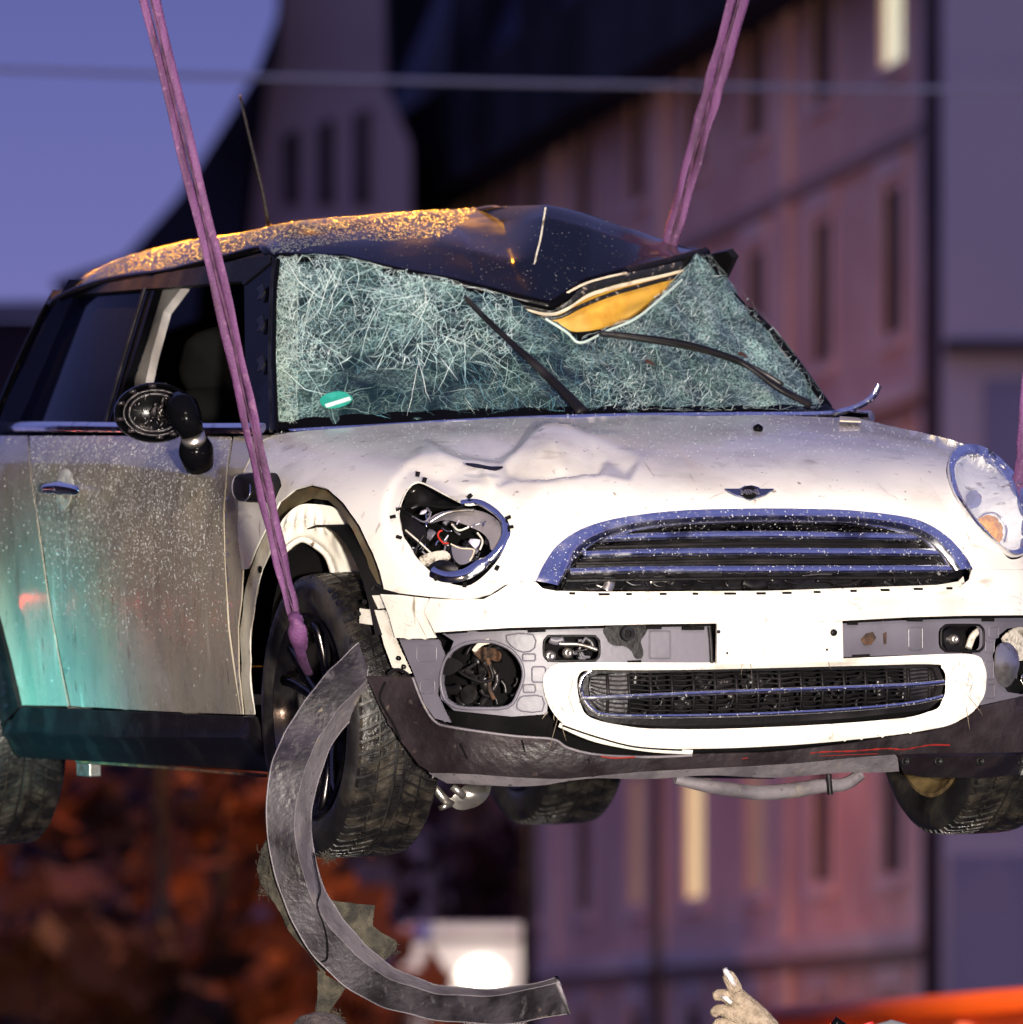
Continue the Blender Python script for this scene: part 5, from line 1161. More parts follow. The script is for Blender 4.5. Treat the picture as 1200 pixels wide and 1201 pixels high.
beads('water_beads', 'hood', 3000, lambda c, p, n: np.clip((560 - p[:, 1]) / 40, 0.0, 1) + np.clip((400 - p[:, 0]) / 60, 0, 1) * (p[:, 1] < 660), .0005, .0015, 2.5)
vs_ = []; fs_ = []; o0 = 0
bpy.context.view_layer.update()
for q in CAR.children:
    if q.name.split('.')[0] in ('grille_surround', 'grille_bar', 'headlight_ring', 'windscreen_strip'):
        me_ = q.data; me_.calc_loop_triangles(); n_ = len(me_.vertices); c_ = np.empty(n_ * 3, np.float32); me_.vertices.foreach_get('co', c_); t_ = np.empty(len(me_.loop_triangles) * 3, np.int32); me_.loop_triangles.foreach_get('vertices', t_)
        vs_.append(c_.reshape(-1, 3).astype(float)); fs_.append(t_.reshape(-1, 3) + o0); o0 += n_
REG['chrome'] = (np.concatenate(vs_), np.concatenate(fs_))
beads('water_beads', 'chrome', 4200, lambda c, p, n: np.abs((n * (CAMC - c)).sum(1) / 20), .0004, .0018, 2.5)
#PART2

# ------------------------------------------------------------------ SLINGS
def sling(label, pts, widths, y_fn=None, loop=None):
    t = thing('lifting_sling', label, 'sling', tuple(pts[0]), group='violet lifting slings carrying the car')
    P0 = np.array(pts[0]); P = spline(np.array(pts), 10); n = len(P)
    t3 = frames(P); vd = P - np.array([0, 0, EYE]); sd = np.cross(t3, vd); sd /= np.linalg.norm(sd, axis=1)[:, None]
    wd = np.interp(np.linspace(0, 1, n), np.linspace(0, 1, len(widths)), widths)[:, None]
    for nm, s, f, m_, dy in (('webbing', -.55, .50, 'strap_violet', 0.), ('webbing', .55, .50, 'strap_violet', .008), ('webbing_seam', 0.02, .16, 'strap_dark', -.006)):
        wv = (.06 * np.sin(np.arange(n) * .5 + s))[:, None]
        C_ = P + sd * wd * (s + wv * .2) * .5 + np.array([0, dy, 0]) - P0
        up_ = np.cross(sd, t3) + sd * (.55 * np.sin(np.arange(n) * .23 + s))[:, None]; C_ = C_ + sd * (.0015 * np.sin(np.arange(n) * 1.3 + s * 4))[:, None]
        V, Fc = sweep(C_, wd[:, 0] * f * .5 * (1 + .07 * np.sin(np.arange(n) * .9 + s * 3)), up=up_, ns=8, flat=.2)
        obj(nm, V, Fc, m_, t)
    return t
A = [world_at(-180, -1480, 18.9), world_at(60, -480, 19.2), world_at(176, 0, 19.35), world_at(270, 390, 19.5), world_at(316, 600, 19.58), world_at(345, 722, 19.62)]
s1 = sling('violet double sling running down in front of the door to the front wheel', A, [.05, .05, .046, .040, .038, .034, .026])
k0 = np.array(world_at(345, 722, 19.62)); b0 = np.array(A[0])
kn = [world_at(346, 720, 19.62), world_at(348, 735, 19.61), world_at(350, 752, 19.63), world_at(354, 772, 19.70), world_at(362, 790, 19.85)]
V, Fc = sweep(spline([np.array(k) - b0 for k in kn], 5), [.012, .016, .019, .021, .022, .022, .022, .022, .021, .020, .018, .015, .013, .012, .012, .012, .011, .011, .010, .010, .010], ns=12, flat=.7); obj('knot', V, Fc, 'strap_violet', s1)
kn = [world_at(352, 735, 19.62), world_at(357, 748, 19.62), world_at(356, 762, 19.66)]
V, Fc = sweep(spline([np.array(k) - b0 for k in kn], 5), [.008] * 11, ns=8, flat=.6); obj('knot', V, Fc, 'strap_violet', s1)
sling('violet sling passing behind the crushed roof', [world_at(1280, -1480, 21.9), world_at(1000, -480, 21.9), world_at(866, 0, 21.9), world_at(826, 140, 21.9), world_at(789, 275, 21.9), world_at(775, 330, 21.9)], [.052, .052, .052, .046, .038, .036])
sling('violet sling at the far right beside the headlight', [world_at(1420, -1480, 20.6), world_at(1262, -60, 20.6), world_at(1232, 200, 20.6), world_at(1209, 470, 20.6), world_at(1202, 560, 20.6), world_at(1196, 660, 20.6)], [.046] * 5)

# ------------------------------------------------------------------ SETTING
mat('asphalt', (.045, .043, .045), .55, noise=((.07, .065, .065), 3, .4, .6, 8), bump=(20, .3))
mat('plaster', (.88, .53, .42), .9, noise=[((.70, .40, .33), .25, .4, .65, 6), ((.94, .64, .52), .9, .5, .7, 6)], bump=(2, .3))
mat('plaster_trim', (.92, .68, .60), .9, noise=((.72, .5, .46), .6, .4, .65, 6))
mat('lavender_wall', (.62, .56, .62), .9, noise=((.54, .50, .56), .12, .4, .65, 6))
mat('gable_wall', (.58, .44, .46), .9, noise=((.46, .35, .38), .2, .4, .65, 4))
mat('shaded_plaster', (.42, .28, .25), .9)  # plaster with ledge shade put into its colour
mat('stone_dark', (.10, .07, .08), .9, noise=((.06, .04, .05), .5, .4, .6, 5))
mat('slate', (.008, .007, .010), .8, spec=.1, noise=((.03, .03, .045), .3, .4, .6, 5))
mat('slate_skylit', (.028, .030, .075), .8, spec=.2, noise=((.012, .012, .03), .2, .4, .6, 5))  # slate with the blue of the sky light mixed into its colour
mat('window_dark', (.004, .003, .004), .8, spec=.05)
mat('window_lit', (.8, .7, .5), .5, emit=((1.0, .74, .34), .8))
mat('window_white', (.8, .8, .7), .5, emit=((.95, .92, .62), .9))
mat('bark', (.03, .02, .016), .9)
mat('autumn_leaf', (.22, .06, .014), .8, noise=((.03, .008, .004), .45, .46, .56, 3))
mat('purple_leaf', (.08, .03, .035), .8, noise=((.04, .015, .02), .5, .42, .6, 4))
mat('orange_paint', (.95, .12, .008), .5, noise=((.85, .09, .006), .8, .4, .6, 3))
mat('truck_white', (.75, .72, .68), .5)
mat('truck_blue', (.05, .07, .35), .5)
mat('headlamp', (1, 1, 1), .3, emit=((1.0, .93, .78), 2.5))
mat('lamp_orange', (1, .5, .1), .3, emit=((1.0, .40, .06), 6.0))
mat('steel_wire', (.50, .46, .55), .5)

gm = obj('ground', [(-900, -60, 0), (900, -60, 0), (900, 1800, 0), (-900, 1800, 0)], [(0, 1, 2, 3)], 'asphalt', kind='structure')

# facade along the street: plane X = XF - .178*(Y-..) ; local axes: u along the wall away from camera, v up
DIR = Vector((-.170, 1, 0)).normalized(); NRM = Vector((-DIR.y, DIR.x, 0))     # NRM points into the street (to the left)
Y1 = 118.0; P1_ = Vector(((1104 - CX) / FPX * Y1, Y1, 0))
def fac(u, v, d=0.): return P1_ + DIR * u + NRM * d + Vector((0, 0, v))
def u_at(px):     # distance along wall for picture column
    k = (px - CX) / FPX; return (k * P1_.y - P1_.x) / (DIR.x - k * DIR.y)
def fbox(mb, u0, u1, v0, v1, d0, d1):
    c = [fac(u, v, d) for u in (u0, u1) for v in (v0, v1) for d in (d0, d1)]
    mb.add(c, [(0, 1, 3, 2), (4, 6, 7, 5), (0, 4, 5, 1), (2, 3, 7, 6), (0, 2, 6, 4), (1, 5, 7, 3)])
B = thing('town_house_row', 'long purple plastered building with tall narrow windows receding behind the car', 'building')
LEN = u_at(478); ST = 3.42; H0 = 17.4
rowsV = [2.0 + .0, 0, 0]
def v_at(py, px): u = u_at(px); p = fac(u, 0); return EYE + (HORIZ - py) / FPX * p.y
# storeys measured at the column x=1050
base_b = v_at(1024, 1048); base_t = v_at(860, 1048)
lv = []
k = -1
while True:
    b_ = base_b + k * (v_at(390, 1048) - v_at(1024, 1048)) / 2
    if b_ + 1.93 > H0 - .15: break
    if b_ > .5: lv.append(b_)
    k += 1
WH = v_at(220, 1048) - v_at(390, 1048)
cols = [u_at(1048)]; st_u = u_at(965) - u_at(1048)
while cols[-1] + st_u < LEN - 1: cols.append(cols[-1] + st_u)
print('ST_U', st_u, lv if True else 0, base_b, base_t, WH, u_at(486)); WW = st_u * .30
wl = MB()
# wall as piers and spandrels round the openings (real recesses)
us = [0] + sum([[c - WW / 2, c + WW / 2] for c in cols], []) + [LEN]
for i in range(0, len(us), 2): fbox(wl, us[i], us[i + 1], 0, H0, -.5, 0)
for c in cols:
    v = 0
    for b_ in lv:
        fbox(wl, c - WW / 2, c + WW / 2, v, b_, -.5, 0); v = b_ + WH
    fbox(wl, c - WW / 2, c + WW / 2, v, H0, -.5, 0)
fbox(wl, 0, LEN, 0, H0, -9, -8.6)
wl.build('wall', 'plaster', B, smooth=False)
mat('window_dim', (.5, .4, .3), .5, emit=((.9, .5, .22), .14))
lit = {(0, len(lv) - 1): 'window_white', (3, 1): 'window_lit', (2, 1): 'window_dim', (4, 1): 'window_dim'}
for ci, c in enumerate(cols):
    for li, b_ in enumerate(lv):
        w_ = MB(); fbox(w_, c - WW / 2, c + WW / 2, b_, b_ + WH, -.07, -.05)
        wo_ = w_.build('window', lit.get((ci, li), 'window_dark'), B, smooth=False)
        f_ = MB(); fbox(f_, c - WW / 2 - .18, c - WW / 2, b_ - .1, b_ + WH + .15, .0, .03); fbox(f_, c + WW / 2, c + WW / 2 + .18, b_ - .1, b_ + WH + .15, .0, .03); fbox(f_, c - WW / 2 - .25, c + WW / 2 + .25, b_ + WH + .15, b_ + WH + .4, .0, .07); fbox(f_, c - .04, c + .04, b_, b_ + WH, -.045, -.03)
        f_.build('frame', 'plaster_trim', wo_, smooth=False)
        s_ = MB(); fbox(s_, c - WW / 2 - .2, c + WW / 2 + .2, b_ - .22, b_ - .1, 0, .10); s_.build('sill', 'plaster_trim', wo_, smooth=False)
for li, b_ in enumerate(lv):
    if li % 2 == 0:
        c_ = MB(); fbox(c_, 0, LEN, b_ + WH + .62, b_ + WH + .86, .01, .30); c_.build('cornice', 'plaster_trim', B, smooth=False)
    c_ = MB(); fbox(c_, 0, LEN, b_ + WH + .44, b_ + WH + .60, .01, .14); c_.build('ledge_shade', 'shaded_plaster', B, smooth=False)  # darker strip painted as the shade under each ledge
for k in range(len(cols) + 1):
    if k % 2 == 0:
        uu = cols[0] - st_u / 2 + k * st_u
        if 0 < uu < LEN: p_ = MB(); fbox(p_, uu - .25, uu + .25, 0, H0, .005, .14); p_.build('pilaster', 'plaster_trim', B, smooth=False)
e_ = MB(); fbox(e_, -.3, LEN, H0, H0 + .5, -9, .7); e_.build('eaves', 'stone_dark', B, smooth=False)
dp = MB().tube([fac(-.15, 0, .12), fac(-.15, H0, .12)], .16, ns=10).build('downpipe', 'stone_dark', B)

# lavender wall facing us at the right, butting on the street row
WR = thing('gable_wall_building', 'pale lavender building with plain wall at the right edge', 'building')
Yw = 117.0
x0 = world_at(1107, 0, Yw).x; x1 = world_at(2700, 0, Yw).x
MB().box(((x0 + x1) / 2, Yw + 5, 10.0), (x1 - x0, 10, 20)).build('wall', 'lavender_wall', WR, smooth=False)
zl = world_at(0, 408, Yw).z
MB().box(((x0 + x1) / 2, Yw - .2, zl), (x1 - x0, .4, .16)).build('ledge', 'stone_dark', WR, smooth=False)
mat('blue_panel', (.20, .20, .36), .4, noise=((.30, .27, .40), .4, .4, .6, 3))
zb = world_at(0, 880, Yw).z
MB().box((x0 + 2.1, Yw - .04, (zl + zb) / 2 - .2), (3.2, .06, zl - zb - .4)).build('window', 'blue_panel', WR, smooth=False)
MB().box((world_at(1165, 0, Yw).x, Yw - .04, 3.2), (1.1, .06, 3.2)).build('window', 'blue_panel', WR, smooth=False)

# mansard roofed house in the middle distance
Yr = 186.0
def wa(px, py, Y=Yr): return world_at(px, py, Y)
def prism(name, pts, Y, depth, m, parent):
    V = [wa(a, b, Y) for a, b in pts] + [wa(a, b, Y) + Vector((0, depth, 0)) for a, b in pts]; n = len(pts)
    Fc = [tuple(range(n)), tuple(range(2 * n - 1, n - 1, -1))] + [(i, n + i, n + (i + 1) % n, (i + 1) % n) for i in range(n)]
    return obj(name, V, Fc, m, parent, smooth=False)
# steep slate roof of the row
rf = MB(); c = [fac(-.3, H0 + .5, .7), fac(LEN, H0 + .5, .7), fac(LEN, H0 + 27, -10.), fac(-.3, H0 + 27, -10.)]
rf.add(c + [p + NRM * -.4 for p in c], [(0, 1, 2, 3), (4, 7, 6, 5), (0, 4, 5, 1), (1, 5, 6, 2), (2, 6, 7, 3), (3, 7, 4, 0)]); rf.build('roof', 'slate_skylit', B, smooth=False)
gt = MB(); fbox(gt, -.3, LEN, H0 - .9, H0 + .7, .3, 1.1); gt.build('eaves_shade', 'slate', B, smooth=False)  # near-black box stands in for the deep shade at the eaves
for k in range(5):
    uu = 6 + k * (LEN - 10) / 5; dm = MB(); fbox(dm, uu, uu + 3., H0 + .6, H0 + 3.4, -3., .5); dm.build('dormer', 'slate', B, smooth=False)
# gabled house to its left
HG = thing('gabled_house', 'purple gabled house with steep slate roof left of the aerial', 'building')
prism('wall', [(290, 1296), (290, 300), (318, 60), (340, -40), (450, -40), (452, 100), (482, 170), (482, 230), (470, 1296)], 150, 6, 'gable_wall', HG)
for a in (342, 382, 424):
    prism('window', [(a - 10, 240), (a - 10, 160 - (a - 342) * .3), (a + 10, 150 - (a - 342) * .3), (a + 10, 240)], 149.9, .1, 'stone_dark', HG)
prism('roof', [(330, -60), (326, 62), (300, 120), (280, 300), (60, 330), (150, 300), (208, 232), (260, 150), (300, 85), (324, 20)], 149, 7, 'slate', HG)
prism('roof', [(120, 330), (208, 232), (260, 150), (300, 85), (325, 45), (310, 120), (300, 200), (300, 700), (120, 700)], 201, 12, 'slate', HG)
prism('roof', [(436, 60), (440, -260), (540, -260), (540, 60), (500, 200), (470, 170)], 196, 3, 'slate', HG)
MB().box(tuple(wa(500, 190, 180.5)), (.6, .4, .3)).build('dormer_lamp', 'plaster_trim', HG, smooth=False)
# low dark block far left
HL_ = thing('low_block', 'low dark building under the open sky at the left edge', 'building')
mat('block_wall', (.035, .018, .028), .9, noise=((.06, .028, .035), .2, .4, .6, 4))
prism('wall', [(-2600, 1296), (-2600, 420), (-900, 420), (-900, 376), (130, 372), (300, 360), (300, 1296)], 172, 10, 'block_wall', HL_)
prism('parapet', [(-900, 380), (-900, 366), (300, 350), (300, 366)], 171.7, .2, 'stone_dark', HL_)
HM = thing('rear_block', 'dark long building behind the trees under the car', 'building')
prism('wall', [(290, 1296), (290, 600), (760, 600), (760, 1296)], 168, 4, 'block_wall', HM)

# trees
def tree(px, py_top, Y, wdt, label, lm, seed, n=520):
    r_ = np.random.default_rng(seed); top = world_at(px, py_top, Y); base = Vector((top.x, Y, 0)); Hh = top.z
    t = thing('autumn_tree', label, 'tree', tuple(base), group='autumn trees under the car')
    mb = MB(); mb.tube([(0, 0, 0), (.1, 0, Hh * .3), (-.05, .1, Hh * .55), (0, 0, Hh * .9)], [.2, .15, .1, .03], ns=8)
    for k in range(7):
        a = r_.uniform(0, 6.28); z0 = Hh * r_.uniform(.25, .6); L = wdt * r_.uniform(.3, .5); mb.tube([(0, 0, z0), (L * .5 * math.cos(a), L * .5 * math.sin(a), z0 + L * .4), (L * math.cos(a), L * math.sin(a), z0 + L * .9)], [.08, .05, .02], ns=5)
    mb.build('trunk', 'bark', t)
    cl = []
    for k in range(26): cl.append((r_.normal(0, wdt * .30), r_.normal(0, wdt * .25), Hh * r_.uniform(.18, .97), r_.uniform(.10, .22) * wdt))
    V = []; Fc = []
    for k in range(n):
        c = cl[r_.integers(len(cl))]; p = np.array(c[:3]) + r_.normal(0, 1, 3) * c[3] * .6; s = r_.uniform(.16, .42)
        if p[2] > Hh * 1.04 or p[2] < .4: continue
        u = r_.normal(0, 1, 3); u /= np.linalg.norm(u); v = np.cross(u, r_.normal(0, 1, 3)); v /= np.linalg.norm(v); b = len(V)
        V += [p - u * s, p + v * s * .6, p + u * s, p - v * s * .6]; Fc.append((b, b + 1, b + 2, b + 3))
    obj('crown', V, Fc, lm, t, smooth=False, kind='stuff')
tree(40, 1030, 96, 3.4, 'low tree with pinkish brown leaves at the lower left corner', 'purple_leaf', 1)
tree(160, 900, 104, 3.4, 'orange leaved tree below the door sill', 'autumn_leaf', 2)
tree(262, 880, 100, 3.0, 'tall orange leaved tree left of the dangling trim', 'autumn_leaf', 3)
tree(110, 1110, 88, 2.0, 'small orange bush-like tree in front at lower left', 'autumn_leaf', 4)
tree(395, 1150, 98, 3.0, 'orange tree behind the dangling trim', 'autumn_leaf', 5)
tree(540, 940, 150, 3.0, 'dark tree behind the white truck', 'purple_leaf', 6)
# street lamps that light the trees (their heads stand behind the car)
def street_lamp(px, py, Y, label, energy):
    h_ = world_at(px, py, Y); t = thing('street_lamp', label, 'street lamp', (h_.x, Y, 0), group='sodium street lamps behind the car')
    MB().tube([(0, 0, 0), (0, 0, h_.z * .6), (0, 0, h_.z - .2), (.05, -.25, h_.z), (.1, -.9, h_.z + .05)], [.09, .07, .06, .05, .04], ns=10).build('post', 'dark_metal', t)
    MB().box((.1, -1.1, h_.z + .03), (.28, .6, .12)).build('lamp_head', 'dark_metal', t, bevel=.04)
    MB().box((.1, -1.1, h_.z - .05), (.2, .45, .04)).build('diffuser', 'lamp_orange', t, smooth=False)
    l = bpy.data.lights.new('lamp_light', 'POINT'); l.energy = energy; l.color = (1.0, .42, .10); l.shadow_soft_size = .2
    o = bpy.data.objects.new('lamp_light', l); COL.objects.link(o); o.parent = t; o.location = (.1, -1.1, h_.z - .25)
    l.color = (1.0, .26, .12) if px > 700 else (1.0, .42, .10)
street_lamp(190, 780, 92, 'sodium street lamp behind the car door', 650)
street_lamp(620, 700, 100, 'sodium street lamp behind the bonnet', 700)
street_lamp(770, 850, 124, 'sodium street lamp in front of the long facade', 45)
street_lamp(640, 830, 150, 'sodium street lamp farther along the facade', 260)

# white truck with a lit headlamp, far away
tk = thing('white_truck', 'blurred white truck with a lit headlamp beyond the dangling trim', 'truck')
Yt = 122.
def tb(name, x0, x1, y0, y1, m_, Y=Yt, dp_=.3, par=tk, bev=0.05):
    a, b = world_at(x0, y1, Y), world_at(x1, y0, Y); return MB().box(((a.x + b.x) / 2, Y + dp_ / 2, (a.z + b.z) / 2), (b.x - a.x, dp_, b.z - a.z)).build(name, m_, par, smooth=False, bevel=bev)
tb('box_body', 470, 618, 1104, 1262, 'truck_white', dp_=6.)
tb('roof_fairing', 472, 616, 1083, 1101, 'truck_white', Y=Yt + .1, dp_=4)
tb('blue_mark', 488, 504, 1086, 1101, 'truck_blue', Y=Yt - .05, dp_=.1, bev=0)
tb('side_stripe', 472, 616, 1101, 1104.5, 'stone_dark', Y=Yt - .02, dp_=.1, bev=0)
tb('bumper', 470, 618, 1246, 1268, 'dark_metal', Y=Yt - .2, dp_=.3)
for a in (480, 596):
    p_ = world_at(a, 1282, Yt); V, Fc = lathe([(-.12, .05), (-.12, .4), (.12, .4), (.12, .05)], 24); MB().add([(p_.x + x, Yt + 1 + y, .4 + z) for x, y, z in V], Fc).build('wheel', 'rubber', tk)
p_ = world_at(565, 1144, Yt); V, Fc = lathe([(0, .001), (.05, .1), (.02, .2), (-.04, .22)], 24); MB().add([(p_.x + y * 1.4, Yt - .05 - x, p_.z + z) for x, y, z in V], Fc).build('work_lamp', 'headlamp', tk)

l = bpy.data.lights.new('truck_fill', 'POINT'); l.energy = 60; l.color = (1., .92, .8); l.shadow_soft_size = .1  # point light added ahead of the truck to brighten its body
o = bpy.data.objects.new('truck_fill', l); COL.objects.link(o); o.parent = tk; o.location = (p_.x, Yt - 1.3, p_.z + .1)

# orange skip at the lower right, ribs on its side
sk = thing('orange_container', 'bright orange container whose top edge crosses the lower right corner', 'container')
Ys = 38.
a, b = world_at(885, 1197, Ys + 2.5), world_at(1225, 1171, Ys)
V = [(a.x, a.y, 0), (b.x, b.y, 0), (b.x, b.y, b.z), (a.x, a.y, a.z)]; V += [(x + .4, y + 2.2, z) for x, y, z in V]
obj('body', V, [(0, 1, 2, 3), (4, 7, 6, 5), (0, 4, 5, 1), (1, 5, 6, 2), (3, 7, 4, 0)], 'orange_paint', sk, smooth=False)
MB().tube([Vector((a.x - .02, a.y - .03, a.z)), Vector((b.x, b.y - .03, b.z))], .05, ns=8).build('top_rail', 'orange_paint', sk)
for k in range(5):
    q = Vector(V[0]).lerp(Vector(V[1]), k / 4 * .96 + .02); zt = a.z + (b.z - a.z) * k / 4 - .08
    MB().box((q.x, q.y - .04, zt / 2), (.08, .06, zt)).build('rib', 'orange_paint', sk, smooth=False)
# the street behind and beside the camera: dark fronts that the wet bodywork mirrors
def block(label, x0, x1, y0, y1, h_, face):
    t = thing('street_building', label, 'building', ((x0 + x1) / 2, (y0 + y1) / 2, 0)); cx_, cy_ = (x0 + x1) / 2, (y0 + y1) / 2
    MB().box((0, 0, h_ / 2), (x1 - x0, y1 - y0, h_)).build('wall', 'block_wall', t, smooth=False)
    MB().box((0, 0, h_ + .25), (x1 - x0 + .8, y1 - y0 + .8, .5)).build('cornice', 'stone_dark', t, smooth=False)
    n_ = int(((x1 - x0) if face == 'y' else (y1 - y0)) / 4)
    for k in range(n_):
        for lv_ in range(int(h_ / 3.6)):
            z = 2.2 + lv_ * 3.5; q = (k + .5) / n_ - .5; m_ = 'window_dim' if (k * 7 + lv_ * 3) % 11 == 0 else 'window_dark'
            if face == 'y': MB().box((q * (x1 - x0), (y1 - y0) / 2 + .02, z), (1.3, .1, 1.9)).build('window', m_, t, smooth=False)
            else: MB().box(((x1 - x0) / 2 + .02, q * (y1 - y0), z), (.1, 1.3, 1.9)).build('window', m_, t, smooth=False)
block('dark block of flats across the street behind the camera', -30, 34, -52, -40, 17, 'y')
block('dark terrace on the left side of the street beside the camera', -38, -27, -30, 70, 15, 'x')

spot('facade_fill_low', (-13.0, 90.0, 2.2), (3.8, 128.0, 2.5), 3000, (1.0, .20, .05), 16, .4, .8)  # added spot out of view reddens the lower facade
spot('facade_fill', (-13.0, 88.0, 3.2), (3.6, 128.0, 6.5), 6500, (1.0, .40, .20), 30, .4, .8)  # wider added spot, warms the facade as a whole
# overhead wire
wv = obj('overhead_wire', *sweep([world_at(-2600, 40, 62), world_at(-200, 74, 62), world_at(200, 88, 62), world_at(600, 97, 62), world_at(1000, 104, 62), world_at(1300, 106, 62), world_at(3400, 90, 62)], .018, ns=6), 'steel_wire')
tag(wv, 'thin pale cable crossing the sky and facades near the top', 'cable')

spot('container_fill', (5.5, 27.0, 4.5), (2.6, 38, 1.5), 6500, (1.0, .80, .62), 30, .2)  # spot added out of view to brighten the orange container
# rescue van parked to the left, mirrored in the wet door
mat('van_white', (.80, .78, .74), .35); mat('tail_red', (.6, .02, .01), .3, emit=((1.0, .05, .02), 26))
rv = thing('rescue_van', 'white rescue van with red lamps parked on the left, seen mirrored in the door', 'van', (-16.2, 42.85, 0), rot_=(0, 0, math.atan2(.62, .78)))
MB().box((0, 2.6, 2.0), (2.1, 5.2, 2.5)).build('body', 'van_white', rv, smooth=False, bevel=.12)
MB().box((0, -.02, 2.35), (.75, .05, .9)).build('window', 'window_dark', rv, smooth=False)
for s_ in (-1, 1):
    MB().box((s_ * .80, -.04, 3.10), (.15, .08, .11)).build('tail_lamp', 'tail_red', rv, smooth=False)
    MB().box((s_ * .55, -.03, 1.9), (.03, .04, 2.2)).build('door_seam', 'window_dark', rv, smooth=False)
    for yy_ in (.9, 4.2):
        V, Fc = lathe([(-.12, .05), (-.12, .38), (.12, .38), (.12, .05)], 24); MB().add([(s_ * .95 + x, yy_ + y, .38 + z) for x, y, z in V], Fc).build('wheel', 'rubber', rv)
MB().box((0, 2.6, .62), (2.0, 5.1, .3)).build('chassis', 'dark_metal', rv, smooth=False)
spot('van_fill', (-11.5, 34.0, 5.0), (-17.0, 42.2, 2.2), 2600, (1.0, .95, .85), 40, .2)  # added spot lights the van so its mirror image shows

# ------------------------------------------------------------------ PEOPLE below the car
mat('glove', (.42, .33, .24), .9, noise=[((.26, .20, .14), 60, .4, .62, 7)], bump=(220, .8))
mat('glove_pale', (.75, .70, .70), .7, noise=((.55, .5, .5), 60, .4, .6, 5), bump=(200, .4))
mat('jacket', (.03, .028, .035), .8, bump=(60, .3)); mat('helmet_grey', (.30, .30, .30), .35); mat('skin', (.45, .26, .19), .6)
mat('wool_hat', (.045, .034, .034), .95, noise=((.09, .07, .065), 60, .4, .6, 6), bump=(160, .8)); mat('red_band', (.5, .02, .02), .4)
def skin_body(name, verts, edges, radii, m, parent, root=0, sub=2):
    me = bpy.data.meshes.new(name); me.from_pydata([tuple(v) for v in verts], edges, []); o = bpy.data.objects.new(name, me); COL.objects.link(o); o.parent = parent
    o.modifiers.new('skin', 'SKIN'); sv = me.skin_vertices[0].data
    for i, r in enumerate(radii): sv[i].radius = (r, r) if not isinstance(r, tuple) else r
    sv[root].use_root = True
    s = o.modifiers.new('sub', 'SUBSURF'); s.levels = sub; s.render_levels = sub; me.materials.append(M[m]); return o
def person(label, hx, Y, top, group=None, arms=None):
    t = thing('person', label, 'person', (hx, Y, 0))
    k = top / 1.80
    V = [(0, 0, .98), (0, 0, 1.2), (0, 0, 1.40), (0, 0, 1.50), (0, -.005, 1.54), (0, -.005, 1.57),
         (.10, 0, .90), (.11, .01, .50), (.12, 0, .09), (.12, -.14, .04), (-.10, 0, .90), (-.11, .01, .50), (-.12, 0, .09), (-.12, -.14, .04),
         (.19, 0, 1.42), (-.19, 0, 1.42)]
    E = [(0, 1), (1, 2), (2, 3), (3, 4), (4, 5), (0, 6), (6, 7), (7, 8), (8, 9), (0, 10), (10, 11), (11, 12), (12, 13), (2, 14), (2, 15)]
    Rr = [.15, .15, .16, .062, .058, .055, .10, .065, .045, .04, .10, .065, .045, .04, .07, .07]
    for side, pts in (arms or {}).items():
        s = 14 if side == 'r' else 15; prev = s
        for p, r in pts: V.append(p); Rr.append(r); E.append((prev, len(V) - 1)); prev = len(V) - 1
    V = [(x, y, z * k) for x, y, z in V]
    hv = []; hf = []; hz = top - .125
    for i in range(17):
        ph_ = math.pi * i / 16
        for j in range(24):
            th = 2 * math.pi * j / 24; x = math.sin(ph_) * math.cos(th); y = math.sin(ph_) * math.sin(th); z = math.cos(ph_)
            jaw = 1 - .28 * max(0, -z) ** 1.5; nose = .028 * math.exp(-((x / .16) ** 2 + ((z + .08) / .20) ** 2)) * (y < -.3); brow = -.008 * math.exp(-(((abs(x) - .35) / .18) ** 2 + ((z - .06) / .12) ** 2)) * (y < -.3); chin = .012 * math.exp(-((x / .3) ** 2 + ((z + .72) / .2) ** 2)) * (y < 0)
            hv.append((x * .074 * jaw, y * .094 * (jaw * .5 + .5) - .01 - nose - brow - chin, hz + z * .118))
    for i in range(16):
        for j in range(24): hf.append((i * 24 + j, (i + 1) * 24 + j, (i + 1) * 24 + (j + 1) % 24, i * 24 + (j + 1) % 24))
    hd_ = obj('head', hv, hf, 'skin', t)
    for s_ in (-1, 1):
        MB().tube([(s_ * .026, -.084, hz + .008), (s_ * .026, -.090, hz + .008), (s_ * .026, -.094, hz + .008)], [.004, .010, .005], up=(1, 0, 0), ns=10).build('eye', 'wool_hat', hd_)
        MB().tube([(s_ * .070, 0, hz + .03), (s_ * .080, .006, hz + .005), (s_ * .072, 0, hz - .028)], [.008, .014, .006], ns=8, flat=.5).build('ear', 'skin', hd_)
    MB().tube([(-.024, -.078, hz - .052), (0, -.087, hz - .050), (.024, -.078, hz - .052)], [.003, .007, .003], ns=8).build('mouth', 'red_band', hd_)
    skin_body('body', V, E, Rr, 'jacket', t)
    return t, k
# worker with raised glove; hand at (862,1165)
Yh = 19.9
hand = world_at(868, 1175, Yh); head = world_at(1036, 1202, Yh)
pw, kk = person('worker in helmet reaching up with a beige glove below the bumper', head.x + .02, Yh, head.z - .03, arms={'l': [((-.30, -.02, 1.20), .045), ((-.27, -.06, 1.56), .04)], 'r': [((.24, 0, 1.12), .045), ((.20, -.15, .92), .035)]})
hp = hand - Vector((head.x + .02, Yh, 0))
